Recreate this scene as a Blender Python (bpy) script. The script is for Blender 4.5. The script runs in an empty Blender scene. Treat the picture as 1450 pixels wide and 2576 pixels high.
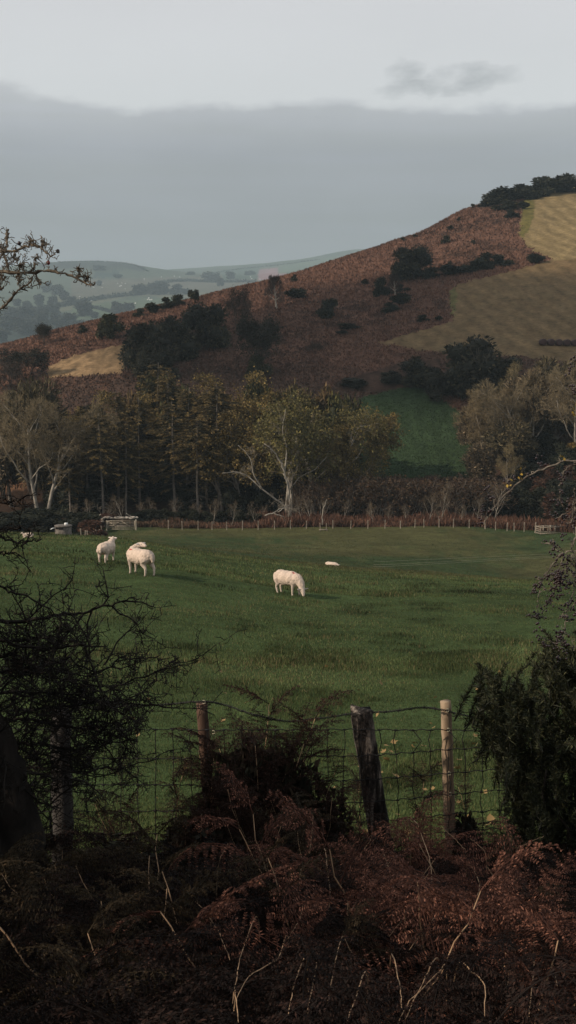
import bpy, bmesh, math, random
import numpy as np
from mathutils import Vector, Matrix
S = bpy.context.scene
COL = S.collection
PI = math.pi
rnd = random.Random(7)
R = np.random.default_rng(11)

# ------------------------------------------------------------------ camera
W0, H0, F = 1450.0, 2576.0, 3000.0          # layout drawing size and focal length in its units
PITCH = math.atan((1288 - 930) / F)         # the eye-level line lies at 930
CT, ST = math.cos(PITCH), math.sin(PITCH)
def den(py):
    v = (1288 - np.asarray(py, float)) / F
    return CT + v * ST
def zat(py, d):
    v = (1288 - np.asarray(py, float)) / F
    return d * (-ST + v * CT) / (CT + v * ST)
def pt(px, py, d):
    return Vector(((px - 725) / F * d / float(den(py)), d, float(zat(py, d))))
def proj(X, Y, Z):
    dep = Y * CT - Z * ST
    up = Y * ST + Z * CT
    return 725 + F * X / dep, 1288 - F * up / dep
cam = bpy.data.cameras.new('camera')
camo = bpy.data.objects.new('camera', cam); COL.objects.link(camo)
cam.sensor_fit = 'VERTICAL'; cam.angle = 2 * math.atan(1288 / F)
cam.clip_start = 0.05; cam.clip_end = 30000
camo.rotation_euler = (PI / 2 - PITCH, 0, 0)
S.camera = camo

# ------------------------------------------------------------------ helpers: materials
def mat_new(name):
    m = bpy.data.materials.new(name); m.use_nodes = True
    nt = m.node_tree; b = nt.nodes['Principled BSDF']
    b.inputs['Specular IOR Level'].default_value = 0.2
    return m, nt, b
def node(nt, t, **kw):
    n = nt.nodes.new(t)
    for k, v in kw.items(): setattr(n, k, v)
    return n
def mathn(nt, op, a, b=None, clamp=False):
    n = nt.nodes.new('ShaderNodeMath'); n.operation = op; n.use_clamp = clamp
    for i, x in enumerate((a, b)):
        if x is None: continue
        if isinstance(x, (int, float)): n.inputs[i].default_value = x
        else: nt.links.new(x, n.inputs[i])
    return n.outputs[0]
def ramp(nt, fac, stops):
    n = nt.nodes.new('ShaderNodeValToRGB')
    el = n.color_ramp.elements
    while len(el) < len(stops): el.new(0.5)
    for e, (p, c) in zip(el, stops):
        e.position = p; e.color = (c[0], c[1], c[2], 1) if len(c) == 3 else c
    nt.links.new(fac, n.inputs[0]); return n.outputs[0]
def noise(nt, scale, detail=4, rough=0.6, vec=None, dim='3D'):
    n = nt.nodes.new('ShaderNodeTexNoise'); n.noise_dimensions = dim
    n.inputs['Scale'].default_value = scale; n.inputs['Detail'].default_value = detail
    n.inputs['Roughness'].default_value = rough
    if vec is not None: nt.links.new(vec, n.inputs['Vector'])
    return n.outputs[0]
def mix(nt, fac, a, b, mode='MIX'):
    n = nt.nodes.new('ShaderNodeMix'); n.data_type = 'RGBA'; n.blend_type = mode
    for s, x in ((n.inputs[0], fac), (n.inputs[6], a), (n.inputs[7], b)):
        if isinstance(x, (int, float)): s.default_value = x
        elif isinstance(x, tuple): s.default_value = (x[0], x[1], x[2], 1)
        else: nt.links.new(x, s)
    return n.outputs[2]
def bump(nt, b, h, strength, dist):
    n = nt.nodes.new('ShaderNodeBump'); n.inputs['Strength'].default_value = strength
    n.inputs['Distance'].default_value = dist
    nt.links.new(h, n.inputs['Height']); nt.links.new(n.outputs[0], b.inputs['Normal'])
def tinted(name, rough=0.8, var=0.35, scale=3.0, trans=0.0, spec=0.2):
    """leaf and bark colours come from the mesh's own 'tint' colours, broken up by noise"""
    m, nt, b = mat_new(name)
    a = node(nt, 'ShaderNodeAttribute', attribute_name='tint')
    f = noise(nt, scale, 3)
    c = mix(nt, 1.0, a.outputs['Color'], ramp(nt, f, [(0.3, (1 - var,) * 3), (0.7, (1 + var,) * 3)]), 'MULTIPLY')
    nt.links.new(c, b.inputs['Base Color'])
    b.inputs['Roughness'].default_value = rough
    b.inputs['Specular IOR Level'].default_value = spec
    if trans > 0:
        t = node(nt, 'ShaderNodeBsdfTranslucent'); nt.links.new(c, t.inputs[0])
        mx = node(nt, 'ShaderNodeMixShader'); mx.inputs[0].default_value = trans
        nt.links.new(b.outputs[0], mx.inputs[1]); nt.links.new(t.outputs[0], mx.inputs[2])
        nt.links.new(mx.outputs[0], nt.nodes['Material Output'].inputs[0])
    return m
def bark(name, c0, c1, scale=8.0, stretch=0.25, rough=0.9, bs=0.6, bd=0.01):
    m, nt, b = mat_new(name)
    tc = node(nt, 'ShaderNodeTexCoord'); mp = node(nt, 'ShaderNodeMapping')
    mp.inputs['Scale'].default_value = (1, 1, stretch)
    nt.links.new(tc.outputs['Object'], mp.inputs[0])
    f = noise(nt, scale, 6, 0.7, mp.outputs[0])
    nt.links.new(ramp(nt, f, [(0.32, c0), (0.68, c1)]), b.inputs['Base Color'])
    b.inputs['Roughness'].default_value = rough
    bump(nt, b, f, bs, bd)
    return m

# ------------------------------------------------------------------ helpers: meshes and objects
def mesh_np(name, V, faces, mat, parent=None, tint=None, smooth=False, loc=None):
    """faces: list of int arrays (n,3) / (n,4)"""
    me = bpy.data.meshes.new(name)
    V = np.ascontiguousarray(V, dtype=np.float32)
    faces = [np.asarray(f, dtype=np.int32) for f in (faces if isinstance(faces, list) else [faces]) if len(f)]
    nl = sum(f.size for f in faces); nf = sum(len(f) for f in faces)
    me.vertices.add(len(V)); me.vertices.foreach_set('co', V.ravel())
    me.loops.add(nl); me.loops.foreach_set('vertex_index', np.concatenate([f.ravel() for f in faces]))
    me.polygons.add(nf)
    sizes = np.concatenate([np.full(len(f), f.shape[1], np.int32) for f in faces])
    st = np.zeros(nf, np.int32); st[1:] = np.cumsum(sizes)[:-1]
    me.polygons.foreach_set('loop_start', st)
    if smooth: me.polygons.foreach_set('use_smooth', np.ones(nf, bool))
    if tint is not None:
        at = me.color_attributes.new('tint', 'FLOAT_COLOR', 'POINT')
        c = np.ones((len(V), 4), np.float32); c[:, :3] = tint
        at.data.foreach_set('color', c.ravel())
    me.update(calc_edges=True)
    me.materials.append(mat)
    o = bpy.data.objects.new(name, me); COL.objects.link(o)
    if parent is not None: o.parent = parent
    if loc is not None: o.location = loc
    return o
def tag(o, label=None, cat=None, group=None, kind=None):
    if label: o['label'] = label
    if cat: o['category'] = cat
    if group: o['group'] = group
    if kind: o['kind'] = kind
    return o
def empty(name, loc, label, cat, group=None, rz=0.0, sc=1.0):
    o = bpy.data.objects.new(name, None); COL.objects.link(o)
    o.empty_display_size = 0.1
    o.location = loc; o.rotation_euler = (0, 0, rz)
    o.scale = (sc, sc, sc) if isinstance(sc, (int, float)) else sc
    return tag(o, label, cat, group)
def dup(root, loc, label=None, group=None, rz=0.0, sc=1.0, tilt=(0, 0)):
    r = root.copy(); COL.objects.link(r)
    r.location = loc; r.rotation_euler = (tilt[0], tilt[1], rz)
    r.scale = (sc, sc, sc) if isinstance(sc, (int, float)) else sc
    if label: r['label'] = label
    if group: r['group'] = group
    elif 'group' in r: del r['group']
    def kids(a, b):
        for ch in list(a.children):
            c = ch.copy(); COL.objects.link(c); c.parent = b; kids(ch, c)
    kids(root, r)
    return r
class MB:
    """collects pieces of one mesh"""
    def __init__(s): s.V = []; s.F = []; s.T = []; s.n = 0
    def add(s, V, F, tint=(1, 1, 1)):
        V = np.asarray(V, float)
        for f in (F if isinstance(F, list) else [F]): s.F.append(np.asarray(f) + s.n)
        s.V.append(V); s.n += len(V)
        t = np.asarray(tint, float)
        s.T.append(np.broadcast_to(t, (len(V), 3)) if t.ndim == 1 else t)
    def build(s, name, mat, parent=None, smooth=False, loc=None):
        tri = [f for f in s.F if f.shape[1] == 3]; qd = [f for f in s.F if f.shape[1] == 4]
        F = ([np.concatenate(tri)] if tri else []) + ([np.concatenate(qd)] if qd else [])
        return mesh_np(name, np.concatenate(s.V), F, mat, parent, np.concatenate(s.T), smooth, loc)
    def box(s, c, size, rot=None, tint=(1, 1, 1)):
        q = np.array([(x, y, z) for x in (-.5, .5) for y in (-.5, .5) for z in (-.5, .5)]) * np.array(size)
        if rot is not None: q = q @ np.array(rot.to_3x3()).T
        s.add(q + np.array(c), np.array([(0, 1, 3, 2), (4, 6, 7, 5), (0, 4, 5, 1), (2, 3, 7, 6), (0, 2, 6, 4), (1, 5, 7, 3)]), tint)
    def bar(s, a, b, w, h, tint=(1, 1, 1)):
        a = Vector(a); b = Vector(b); d = b - a
        s.box((a + b) / 2, (w, h, d.length), d.to_track_quat('Z', 'Y').to_matrix(), tint)
    def tubes(s, lines, sides=5, tint=(1, 1, 1), cap=True):
        """lines: list of (pts (n,3), radii (n,))"""
        groups = {}
        for p, r in lines: groups.setdefault(len(p), []).append((p, r))
        ang = np.arange(sides) / sides * 2 * PI
        ca, sa = np.cos(ang), np.sin(ang)
        for n, L in groups.items():
            Pn = np.array([l[0] for l in L], float); Rn = np.array([l[1] for l in L], float)
            T = np.gradient(Pn, axis=1)
            T /= np.linalg.norm(T, axis=2, keepdims=True) + 1e-9
            m = T.mean(axis=1)
            ref = np.where(np.abs(m[:, 2:3]) > 0.8, np.array([[1.0, 0, 0]]), np.array([[0, 0, 1.0]]))[:, None, :]
            N = np.cross(T, ref); N /= np.linalg.norm(N, axis=2, keepdims=True) + 1e-9
            B = np.cross(T, N)
            V = Pn[:, :, None, :] + Rn[:, :, None, None] * (ca[:, None] * N[:, :, None, :] + sa[:, None] * B[:, :, None, :])
            M = len(L)
            idx = np.arange(M * n * sides).reshape(M, n, sides)
            a = idx[:, :-1]; b = np.roll(a, -1, axis=2); c = idx[:, 1:]; d = np.roll(c, -1, axis=2)
            F = [np.stack([a, b, d, c], -1).reshape(-1, 4)]
            if cap and sides >= 4:
                if sides == 4: F.append(idx[:, -1][:, ::-1].reshape(-1, 4)[:, ::-1])
                else:
                    e = idx[:, -1]; q = idx[:, 0]
                    F.append(np.concatenate([np.stack([e[:, 0], e[:, k], e[:, k + 1]], -1) for k in range(1, sides - 1)]))
                    F.append(np.concatenate([np.stack([q[:, 0], q[:, k + 1], q[:, k]], -1) for k in range(1, sides - 1)]))
            s.add(V.reshape(-1, 3), F, tint)
    def kites(s, C, D, Wd, Ln, tint, rng):
        """leaf-like quads at C along direction D"""
        n = len(C)
        D = D / (np.linalg.norm(D, axis=1, keepdims=True) + 1e-9)
        side = np.cross(D, rng.normal(size=(n, 3))); side /= np.linalg.norm(side, axis=1, keepdims=True) + 1e-9
        Ln = np.broadcast_to(Ln, n)[:, None]; Wd = np.broadcast_to(Wd, n)[:, None]
        nrm = np.cross(D, side)
        V = np.stack([C, C + D * Ln * .45 + side * Wd * .5 + nrm * Ln * .06, C + D * Ln, C + D * Ln * .45 - side * Wd * .5 + nrm * Ln * .06], 1)
        F = np.arange(n * 4).reshape(n, 4)
        t = np.asarray(tint, float)
        if t.ndim == 2: t = np.repeat(t, 4, axis=0)
        s.add(V.reshape(-1, 3), F, t)
def unit(v): return v / (np.linalg.norm(v) + 1e-12)
def smooth_line(P, n):
    """Catmull-Rom through control points"""
    P = np.asarray(P, float); k = len(P)
    Q = np.vstack([2 * P[0] - P[1], P, 2 * P[-1] - P[-2]])
    t = np.linspace(0, k - 1 - 1e-6, n); i = t.astype(int); u = (t - i)[:, None]
    a, b, c, d = Q[i], Q[i + 1], Q[i + 2], Q[i + 3]
    return .5 * (2 * b + (c - a) * u + (2 * a - 5 * b + 4 * c - d) * u * u + (3 * b - a - 3 * c + d) * u ** 3)
def ico(sub, mb_r=1.0):
    bm = bmesh.new(); bmesh.ops.create_icosphere(bm, subdivisions=sub, radius=mb_r)
    V = np.array([v.co[:] for v in bm.verts]); Fc = np.array([[v.index for v in f.verts] for f in bm.faces]); bm.free()
    return V, Fc
def vnoise(P, f, seed=0):
    """cheap smooth value noise in 3D, about -1..1"""
    P = np.asarray(P, float) * f + seed * 17.13
    i = np.floor(P).astype(np.int64); u = P - i; u = u * u * (3 - 2 * u)
    def h(a, b, c):
        x = (a * 374761393 + b * 668265263 + c * 2147483647 + seed * 974711) & 0xffffffff
        x = ((x ^ (x >> 13)) * 1274126177) & 0xffffffff
        return ((x ^ (x >> 16)) & 0xffff) / 32767.5 - 1
    r = 0
    for a in (0, 1):
        for b in (0, 1):
            for c in (0, 1):
                w = (u[..., 0] if a else 1 - u[..., 0]) * (u[..., 1] if b else 1 - u[..., 1]) * (u[..., 2] if c else 1 - u[..., 2])
                r = r + w * h(i[..., 0] + a, i[..., 1] + b, i[..., 2] + c)
    return r
def fbm(P, f, o=4, seed=0):
    return sum(vnoise(P, f * 2 ** k, seed + k) * .5 ** k for k in range(o))
def inpoly(px, py, poly):
    px = np.asarray(px); c = np.zeros(px.shape, bool); n = len(poly)
    for i in range(n):
        x0, y0 = poly[i]; x1, y1 = poly[(i + 1) % n]
        if y0 == y1: continue
        c ^= ((y0 > py) != (y1 > py)) & (px < (x1 - x0) * (py - y0) / (y1 - y0) + x0)
    return c

# ------------------------------------------------------------------ terrain
FS = 1.45       # how much deeper the far side of the valley lies than first measured
PXC = [-900, 0, 150, 300, 450, 600, 750, 900, 1050, 1200, 1350, 1450, 2350]
K = 13
def row(d, y):
    return (np.full(K, float(d)) if np.isscalar(d) else np.array(d, float)), (np.full(K, float(y)) if np.isscalar(y) else np.array(y, float))
crest_d = np.array([55, 55, 58, 60, 65, 70, 75, 75, 78, 80, 80, 80, 80.])
crest_y = np.array([1320, 1345, 1352, 1360, 1384, 1400, 1413, 1428, 1440, 1452, 1462, 1466, 1470.])
ridge_d = np.array([280, 280, 290, 300, 315, 330, 350, 375, 400, 430, 455, 475, 560.])
ridge_y = np.array([905, 868, 830, 792, 760, 724, 685, 637, 590, 519, 480, 464, 400.])
ROWS = [row(8.3, 2195),
        row(20, [1640, 1650, 1652, 1656, 1662, 1672, 1680, 1684, 1686, 1688, 1690, 1690, 1700]),
        row(34, [1400, 1418, 1425, 1437, 1450, 1476, 1500, 1510, 1512, 1515, 1518, 1520, 1530]),
        row(crest_d, crest_y), row(crest_d + 24, crest_y - 3),
        row([150] * 10 + [146, 138, 110], [1335, 1338, 1334, 1328, 1330, 1331, 1331, 1329, 1327, 1328, 1338, 1346, 1380]),
        row([168] * 11 + [162, 150], 1290),
        row(185, [1190, 1190, 1200, 1215, 1215, 1215, 1215, 1195, 1190, 1190, 1185, 1180, 1180]),
        row(215, [1080, 1060, 1000, 980, 975, 965, 960, 975, 975, 960, 950, 945, 930]),
        row(240, [980, 925, 905, 890, 885, 880, 880, 885, 872, 862, 856, 852, 830]),
        row([262, 262, 268, 272, 278, 285, 290, 300, 300, 300, 300, 300, 300], [925, 885, 855, 822, 800, 795, 770, 745, 725, 705, 695, 690, 660]),
        row(ridge_d, ridge_y), row(ridge_d + 30, ridge_y + 10), row(ridge_d + 110, ridge_y + 110),
        row(750 * 1.15, [980] * K), row(950 * FS, [930] * K), row(1150 * FS, [880, 868, 860, 850, 850, 850, 850, 850, 850, 850, 850, 850, 850]),
        row(1600 * FS, [790, 776, 772, 772, 776, 780, 780, 775, 770, 770, 770, 770, 770]),
        row(2200 * FS, [730, 716, 708, 712, 716, 715, 705, 700, 700, 700, 700, 700, 700]),
        row(2650 * FS, [690, 671, 658, 662, 684, 692, 684, 675, 680, 690, 690, 690, 690]),
        row(2950 * FS, [705, 690, 676, 680, 688, 690, 680, 668, 672, 690, 690, 690, 690]),
        row(3600 * FS, [700, 700, 700, 690, 681, 672, 656, 633, 650, 660, 660, 660, 660]),
        row(4300 * FS, 715), row(7000 * FS, 800)]
A_IN = np.arange(-60, 1511, 3.0)
PXG = np.concatenate([np.linspace(-900, -60, 60, endpoint=False), A_IN, np.linspace(1513, 2350, 60)])
AG = (PXG - 725) / F
YG = np.concatenate([np.linspace(-26, 0, 30, endpoint=False), np.arange(0, 12, .3), np.arange(12, 42, .35), np.arange(42, 150, .8),
                     np.arange(150, 330, .8), np.arange(330, 480, 1.2), np.geomspace(480, 7000 * FS, 200)])
WY = np.where(YG > 34, YG, 34 + 0.0 * YG)
def pchip(x, y, xi):
    h = np.diff(x); dl = np.diff(y) / h; m = np.zeros_like(x)
    w1 = 2 * h[1:] + h[:-1]; w2 = h[1:] + 2 * h[:-1]
    ok = dl[1:] * dl[:-1] > 0
    with np.errstate(divide='ignore', invalid='ignore'):
        hm = (w1 + w2) / (w1 / dl[:-1] + w2 / dl[1:])
    m[1:-1] = np.where(ok, hm, 0.0); m[0] = dl[0]; m[-1] = dl[-1]
    i = np.clip(np.searchsorted(x, xi) - 1, 0, len(x) - 2); t = (xi - x[i]) / h[i]
    return (y[i] * (1 + 2 * t) * (1 - t) ** 2 + m[i] * h[i] * t * (1 - t) ** 2 + y[i + 1] * t * t * (3 - 2 * t) + m[i + 1] * h[i] * t * t * (t - 1))
def colint(vals, px):
    x = np.array(PXC, float); m = np.gradient(vals, x)
    i = np.clip(np.searchsorted(x, px) - 1, 0, K - 2); h = x[i + 1] - x[i]; t = (np.clip(px, x[0], x[-1]) - x[i]) / h
    return vals[i] * (1 + 2 * t) * (1 - t) ** 2 + m[i] * h * t * (1 - t) ** 2 + vals[i + 1] * t * t * (3 - 2 * t) + m[i + 1] * h * t * t * (t - 1)
ZG = np.zeros((len(YG), len(AG)))
rd = []; rz = []
for d_, y_ in ROWS:
    px = PXG.copy()
    for _ in range(3):
        yy = colint(y_, px); px = 725 + F * AG * den(yy) / 1.0
    yy = colint(y_, px); dd = colint(d_, px)
    rd.append(dd); rz.append(zat(yy, dd))
rd = np.array(rd); rz = np.array(rz)
for j in range(len(AG)):
    x = np.concatenate([[-26, -3, 1.0, 4.5], rd[:, j]]); z = np.concatenate([[-1.2, -1.62, -1.75, -2.55], rz[:, j]])
    ZG[:, j] = pchip(x, z, YG)
XG = AG[None, :] * WY[:, None]; YY = np.repeat(YG[:, None], len(AG), 1)
P3 = np.stack([XG, YY, np.zeros_like(XG)], -1)
amp = np.interp(YG, [0, 10, 40, 140, 180, 330, 800, 2000, 4000], [.04, .10, .17, .28, .4, .7, 3, 7, 8])[:, None]
wl = np.interp(YG, [0, 10, 150, 300, 800, 4000], [.8, .45, .10, .07, .02, .008])[:, None]
NZ = np.zeros_like(ZG)
for lo, hi, f in ((-30, 45, .45), (35, 190, .12), (150, 520, .06), (450, 1300, .015), (1100, 9000, .006)):
    w = np.clip(np.minimum((YG - lo) / 12, (hi - YG) / 12), 0, 1)[:, None]
    if lo >= 150: w = np.clip(np.minimum((YG - lo) / 40, (hi - YG) / 60), 0, 1)[:, None]
    NZ += w * fbm(P3, f, 4, int(lo) + 40)
ZG = ZG + amp * NZ * .5
def gz(X, Y):
    X = np.asarray(X, float); Y = np.asarray(Y, float)
    i = np.clip(np.searchsorted(YG, Y) - 1, 0, len(YG) - 2); t = np.clip((Y - YG[i]) / (YG[i + 1] - YG[i]), 0, 1)
    w = np.where(Y > 34, Y, 34.0); a = X / w
    j = np.clip(np.searchsorted(AG, a) - 1, 0, len(AG) - 2); u = np.clip((a - AG[j]) / (AG[j + 1] - AG[j]), 0, 1)
    r = (ZG[i, j] * (1 - t) + ZG[i + 1, j] * t) * (1 - u) + (ZG[i, j + 1] * (1 - t) + ZG[i + 1, j + 1] * t) * u
    return float(r) if r.ndim == 0 else r
def gnd(px, d, py=1200):
    """the ground point under a given direction at a given distance"""
    y = py
    for _ in range(4):
        X = (px - 725) / F * d / float(den(y)); z = gz(X, d); y = float(proj(X, d, z)[1])
    return Vector((X, d, z))
def hit(px, py, d0, d1):
    """where the line of sight meets the ground between two distances"""
    d = np.geomspace(d0, d1, 700)
    X = (px - 725) / F * d / den(py); z = zat(py, d)
    h = z - gz(X, d); k = np.where((h[1:] <= 0) & (h[:-1] > 0))[0]
    i = k[0] + 1 if len(k) else int(np.argmin(np.abs(h)))
    return Vector((X[i], d[i], gz(X[i], d[i])))
def ppm(P): return F / (P[1] * CT - P[2] * ST)      # drawing units per metre at a point
# ------------------------------------------------------------------ ground sheet with its land-use colours
SX, SY = proj(XG, YY, ZG)
def lerp(a, b, t): return a + (b - a) * t
GC = np.zeros(ZG.shape + (3,))
n1 = fbm(P3, .05, 4, 3); n2 = fbm(P3, .35, 4, 5); n3 = fbm(P3 * np.array([1, .35, 1]), .9, 3, 8)
def setc(mask, c, var=.25, n=n2):
    cc = np.array(c) * (1 + var * n[..., None])
    GC[mask] = cc[mask]
allm = np.ones(ZG.shape, bool)
GRASS = (.056, .084, .031)
setc(allm, GRASS, .25)
far = (YY > 62) & (YY < 172)
olive = np.clip((n1 + .35 * n3 + .05) * 1.6 + np.clip((YY - 62) / 60, 0, .35), 0, 1)[..., None]
oc = lerp(np.array([.042, .062, .024]), np.array([.080, .078, .032]), olive) * (1 + .25 * n2[..., None])
w = np.clip((YY - 58) / 30, 0, 1)[..., None]
GC = np.where(far[..., None], lerp(GC, oc, w), GC)
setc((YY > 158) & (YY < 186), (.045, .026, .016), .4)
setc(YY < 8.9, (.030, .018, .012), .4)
hill = (YY >= 182) & (YY < 700)
BR = (.150, .077, .051)
setc(hill, BR, .15, n3)
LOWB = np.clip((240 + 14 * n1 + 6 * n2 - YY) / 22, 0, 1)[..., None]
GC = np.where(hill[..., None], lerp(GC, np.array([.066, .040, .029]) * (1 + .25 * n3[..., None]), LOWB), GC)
setc(hill & (n2 + .8 * n1 > .42), (.085, .045, .030), .2)
FIELDS = []
def field(poly, c, d0, d1, var=.2, n=n3, stripes=None, jag=3.0):
    jx = SX + jag * n2 * 2; jy = SY + jag * n3
    m = inpoly(jx, jy, poly) & (YY > d0) & (YY < d1)
    if stripes is not None:
        cx, cy, per, k, c2 = stripes
        r = np.sin((np.sqrt((XG - cx) ** 2 + (YY - cy) ** 2) + 1.3 * n1) * 2 * PI / per)
        t = np.clip(.5 + .7 * r * k + .30 * n2 + .30 * n3, 0, 1)[..., None]
        cc = lerp(np.array(c), np.array(c2), t) * (1 + var * n[..., None])
        GC[m] = cc[m]
    else: setc(m, c, var, n)
    FIELDS.append(m)
    return m
ST1 = (.200, .130, .064); ST2 = (.135, .092, .046)
f_low = field([(950, 862), (1050, 835), (1138, 808), (1136, 770), (1128, 738), (1150, 715), (1250, 692), (1350, 664), (1460, 640), (1900, 600), (1900, 960), (1300, 898), (1150, 890), (1050, 880)],
              ST1, 195, 420, .30, stripes=(420, 330, 4.6, .42, ST2))
f_top = field([(1335, 478), (1312, 545), (1305, 590), (1330, 622), (1390, 655), (1460, 650), (1900, 620), (1900, 430), (1450, 440), (1400, 455)],
              (.270, .195, .095), 250, 900, .30, stripes=(215, 385, 5.0, .45, (.165, .120, .056)))
field([(1318, 490), (1345, 485), (1342, 560), (1320, 600), (1310, 590)], (.13, .11, .035), 300, 900, .3)
field([(1128, 738), (1150, 716), (1150, 760), (1142, 800), (1136, 795)], (.12, .105, .04), 220, 420, .3)
field([(118, 920), (200, 890), (318, 862), (330, 880), (305, 940), (120, 950)], (.24, .155, .08), 190, 330, .35)
field([(-80, 1150), (70, 1130), (75, 1230), (-80, 1250)], (.15, .08, .045), 175, 240, .35)
PADDOCK = len(FIELDS)
field([(905, 1000), (960, 985), (1085, 965), (1120, 1010), (1200, 1060), (1210, 1200), (890, 1200)], (.034, .055, .024), 175, 235, .15)
field([(840, 960), (1000, 915), (1110, 900), (1110, 960), (960, 985), (850, 985)], (.060, .033, .022), 190, 260, .5)
# the far side of the valley
fw = (YY >= 700)
setc(fw, (.080, .100, .072), .22, n1)
FAR = [([(130, 745), (520, 735), (520, 752), (330, 745), (130, 790)], (0.115, 0.117, 0.079)),
       ([(180, 705), (700, 690), (700, 730), (300, 742), (180, 750)], (0.108, 0.105, 0.079)),
       ([(185, 770), (460, 745), (460, 770), (300, 795), (180, 800)], (0.086, 0.113, 0.068)),
       ([(250, 800), (480, 760), (440, 800), (300, 830)], (0.072, 0.109, 0.068)),
       ([(60, 662), (370, 655), (362, 684), (250, 672), (140, 678)], (0.040, 0.047, 0.042)),
       ([(640, 680), (720, 672), (720, 700), (650, 705)], (0.238, 0.133, 0.137)),
       ([(560, 680), (650, 672), (650, 700), (560, 705)], (0.054, 0.078, 0.053)),
       ([(700, 655), (890, 638), (890, 632), (780, 640)], (0.061, 0.086, 0.063)),
       ([(700, 668), (890, 640), (890, 660), (700, 690)], (0.094, 0.125, 0.084)),
       ([(240, 685), (300, 682), (300, 700), (235, 698)], (0.036, 0.055, 0.047)),
       ([(-80, 800), (60, 770), (160, 790), (230, 850), (100, 900), (-80, 900)], (0.032, 0.043, 0.037))]
for poly, c in FAR: field(poly, c, 700, 6000, .2, n1, jag=1.0)
V = np.stack([XG, YY, ZG], -1).reshape(-1, 3)
ny, nx = ZG.shape
ix = np.arange(ny * nx).reshape(ny, nx)
Fq = np.stack([ix[:-1, :-1], ix[:-1, 1:], ix[1:, 1:], ix[1:, :-1]], -1).reshape(-1, 4)
m, nt, b = mat_new('ground')
a = node(nt, 'ShaderNodeAttribute', attribute_name='tint')
geo = node(nt, 'ShaderNodeNewGeometry')
f1 = noise(nt, 1.1, 7, .7, geo.outputs['Position']); f2 = noise(nt, 9, 6, .75, geo.outputs['Position'])
c = mix(nt, 1.0, a.outputs['Color'], ramp(nt, f1, [(.3, (.62,) * 3), (.7, (1.38,) * 3)]), 'MULTIPLY')
c = mix(nt, 1.0, c, ramp(nt, f2, [(.3, (.7,) * 3), (.7, (1.3,) * 3)]), 'MULTIPLY')
nt.links.new(c, b.inputs['Base Color']); b.inputs['Roughness'].default_value = .95
b.inputs['Specular IOR Level'].default_value = .05
bump(nt, b, mathn(nt, 'ADD', f1, mathn(nt, 'MULTIPLY', f2, .4)), .8, .25)
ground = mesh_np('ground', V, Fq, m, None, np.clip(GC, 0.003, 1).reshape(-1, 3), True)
tag(ground, kind='structure')

# ------------------------------------------------------------------ light: sun from the left, a little behind the camera
SUN_EL, SUN_AZ = math.radians(31), math.radians(-112)      # azimuth clockwise from the view direction
sd = Vector((math.sin(SUN_AZ) * math.cos(SUN_EL), math.cos(SUN_AZ) * math.cos(SUN_EL), math.sin(SUN_EL)))
sl = bpy.data.lights.new('sun', 'SUN'); sl.energy = 4.0; sl.angle = math.radians(.55); sl.color = (1.0, .86, .70)
so = bpy.data.objects.new('sun', sl); COL.objects.link(so); so.rotation_euler = sd.to_track_quat('Z', 'Y').to_euler()
w = bpy.data.worlds.new('World'); S.world = w; w.use_nodes = True
nt = w.node_tree; bg = nt.nodes['Background']
sky = node(nt, 'ShaderNodeTexSky', sky_type='NISHITA', sun_disc=False)
sky.sun_elevation = SUN_EL; sky.sun_rotation = SUN_AZ; sky.air_density = 1.2; sky.dust_density = 2.0
tc = node(nt, 'ShaderNodeTexCoord'); sp = node(nt, 'ShaderNodeSeparateXYZ'); nt.links.new(tc.outputs['Generated'], sp.inputs[0])
x_, y_, z_ = sp.outputs
mp = node(nt, 'ShaderNodeMapping'); mp.inputs['Scale'].default_value = (1, 1, 2.6); nt.links.new(tc.outputs['Generated'], mp.inputs[0])
nb = noise(nt, 5.5, 7, .58, mp.outputs[0]); ns = noise(nt, 26, 6, .6, mp.outputs[0]); nw = noise(nt, 2.2, 5, .5, mp.outputs[0])
edge = mathn(nt, 'ADD', z_, mathn(nt, 'ADD', mathn(nt, 'MULTIPLY', mathn(nt, 'SUBTRACT', nb, .5), .040), mathn(nt, 'MULTIPLY', mathn(nt, 'SUBTRACT', ns, .5), .018)))
# a rise of the bank at far left: azimuth below -0.21
lift = mathn(nt, 'MULTIPLY', mathn(nt, 'ADD', x_, .12, ), -.14, True)
edge = mathn(nt, 'SUBTRACT', edge, mathn(nt, 'MULTIPLY', lift, 1.0))
SK = .81
def g(v, r=1.012, b=1.015): return (v * r * SK, v * SK, v * b * SK)
up = ramp(nt, mathn(nt, 'MULTIPLY', z_, 2.2), [(0.40, g(1.02, .985, 1.0)), (.62, g(.94)), (.80, g(.86)), (1.0, g(.62, .95, 1.06))])
up = mix(nt, 1.0, up, ramp(nt, nw, [(.3, (.93,) * 3), (.7, (1.05,) * 3)]), 'MULTIPLY')
bank = ramp(nt, mathn(nt, 'MULTIPLY', z_, 4.5), [(0.0, g(.46, .965, 1.02)), (.30, g(.425, .975, 1.02)), (.55, g(.42, .985, 1.04)), (.78, g(.49, .985, 1.05)), (.97, g(.76, .995, 1.03))])
bank = mix(nt, 1.0, bank, ramp(nt, nb, [(.3, (.93,) * 3), (.7, (1.06,) * 3)]), 'MULTIPLY')
streak = node(nt, 'ShaderNodeMapping'); streak.inputs['Scale'].default_value = (1.2, 1.2, 24); nt.links.new(tc.outputs['Generated'], streak.inputs[0])
bank = mix(nt, 1.0, bank, ramp(nt, noise(nt, 2.6, 3, .5, streak.outputs[0]), [(.35, (.975, .975, .965)), (.68, (1.03, 1.03, 1.06))]), 'MULTIPLY')
fac = ramp(nt, mathn(nt, 'MULTIPLY', edge, 2.0), [(.402, (0, 0, 0)), (.420, (1, 1, 1))])
skyc = mix(nt, fac, bank, up)
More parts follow.
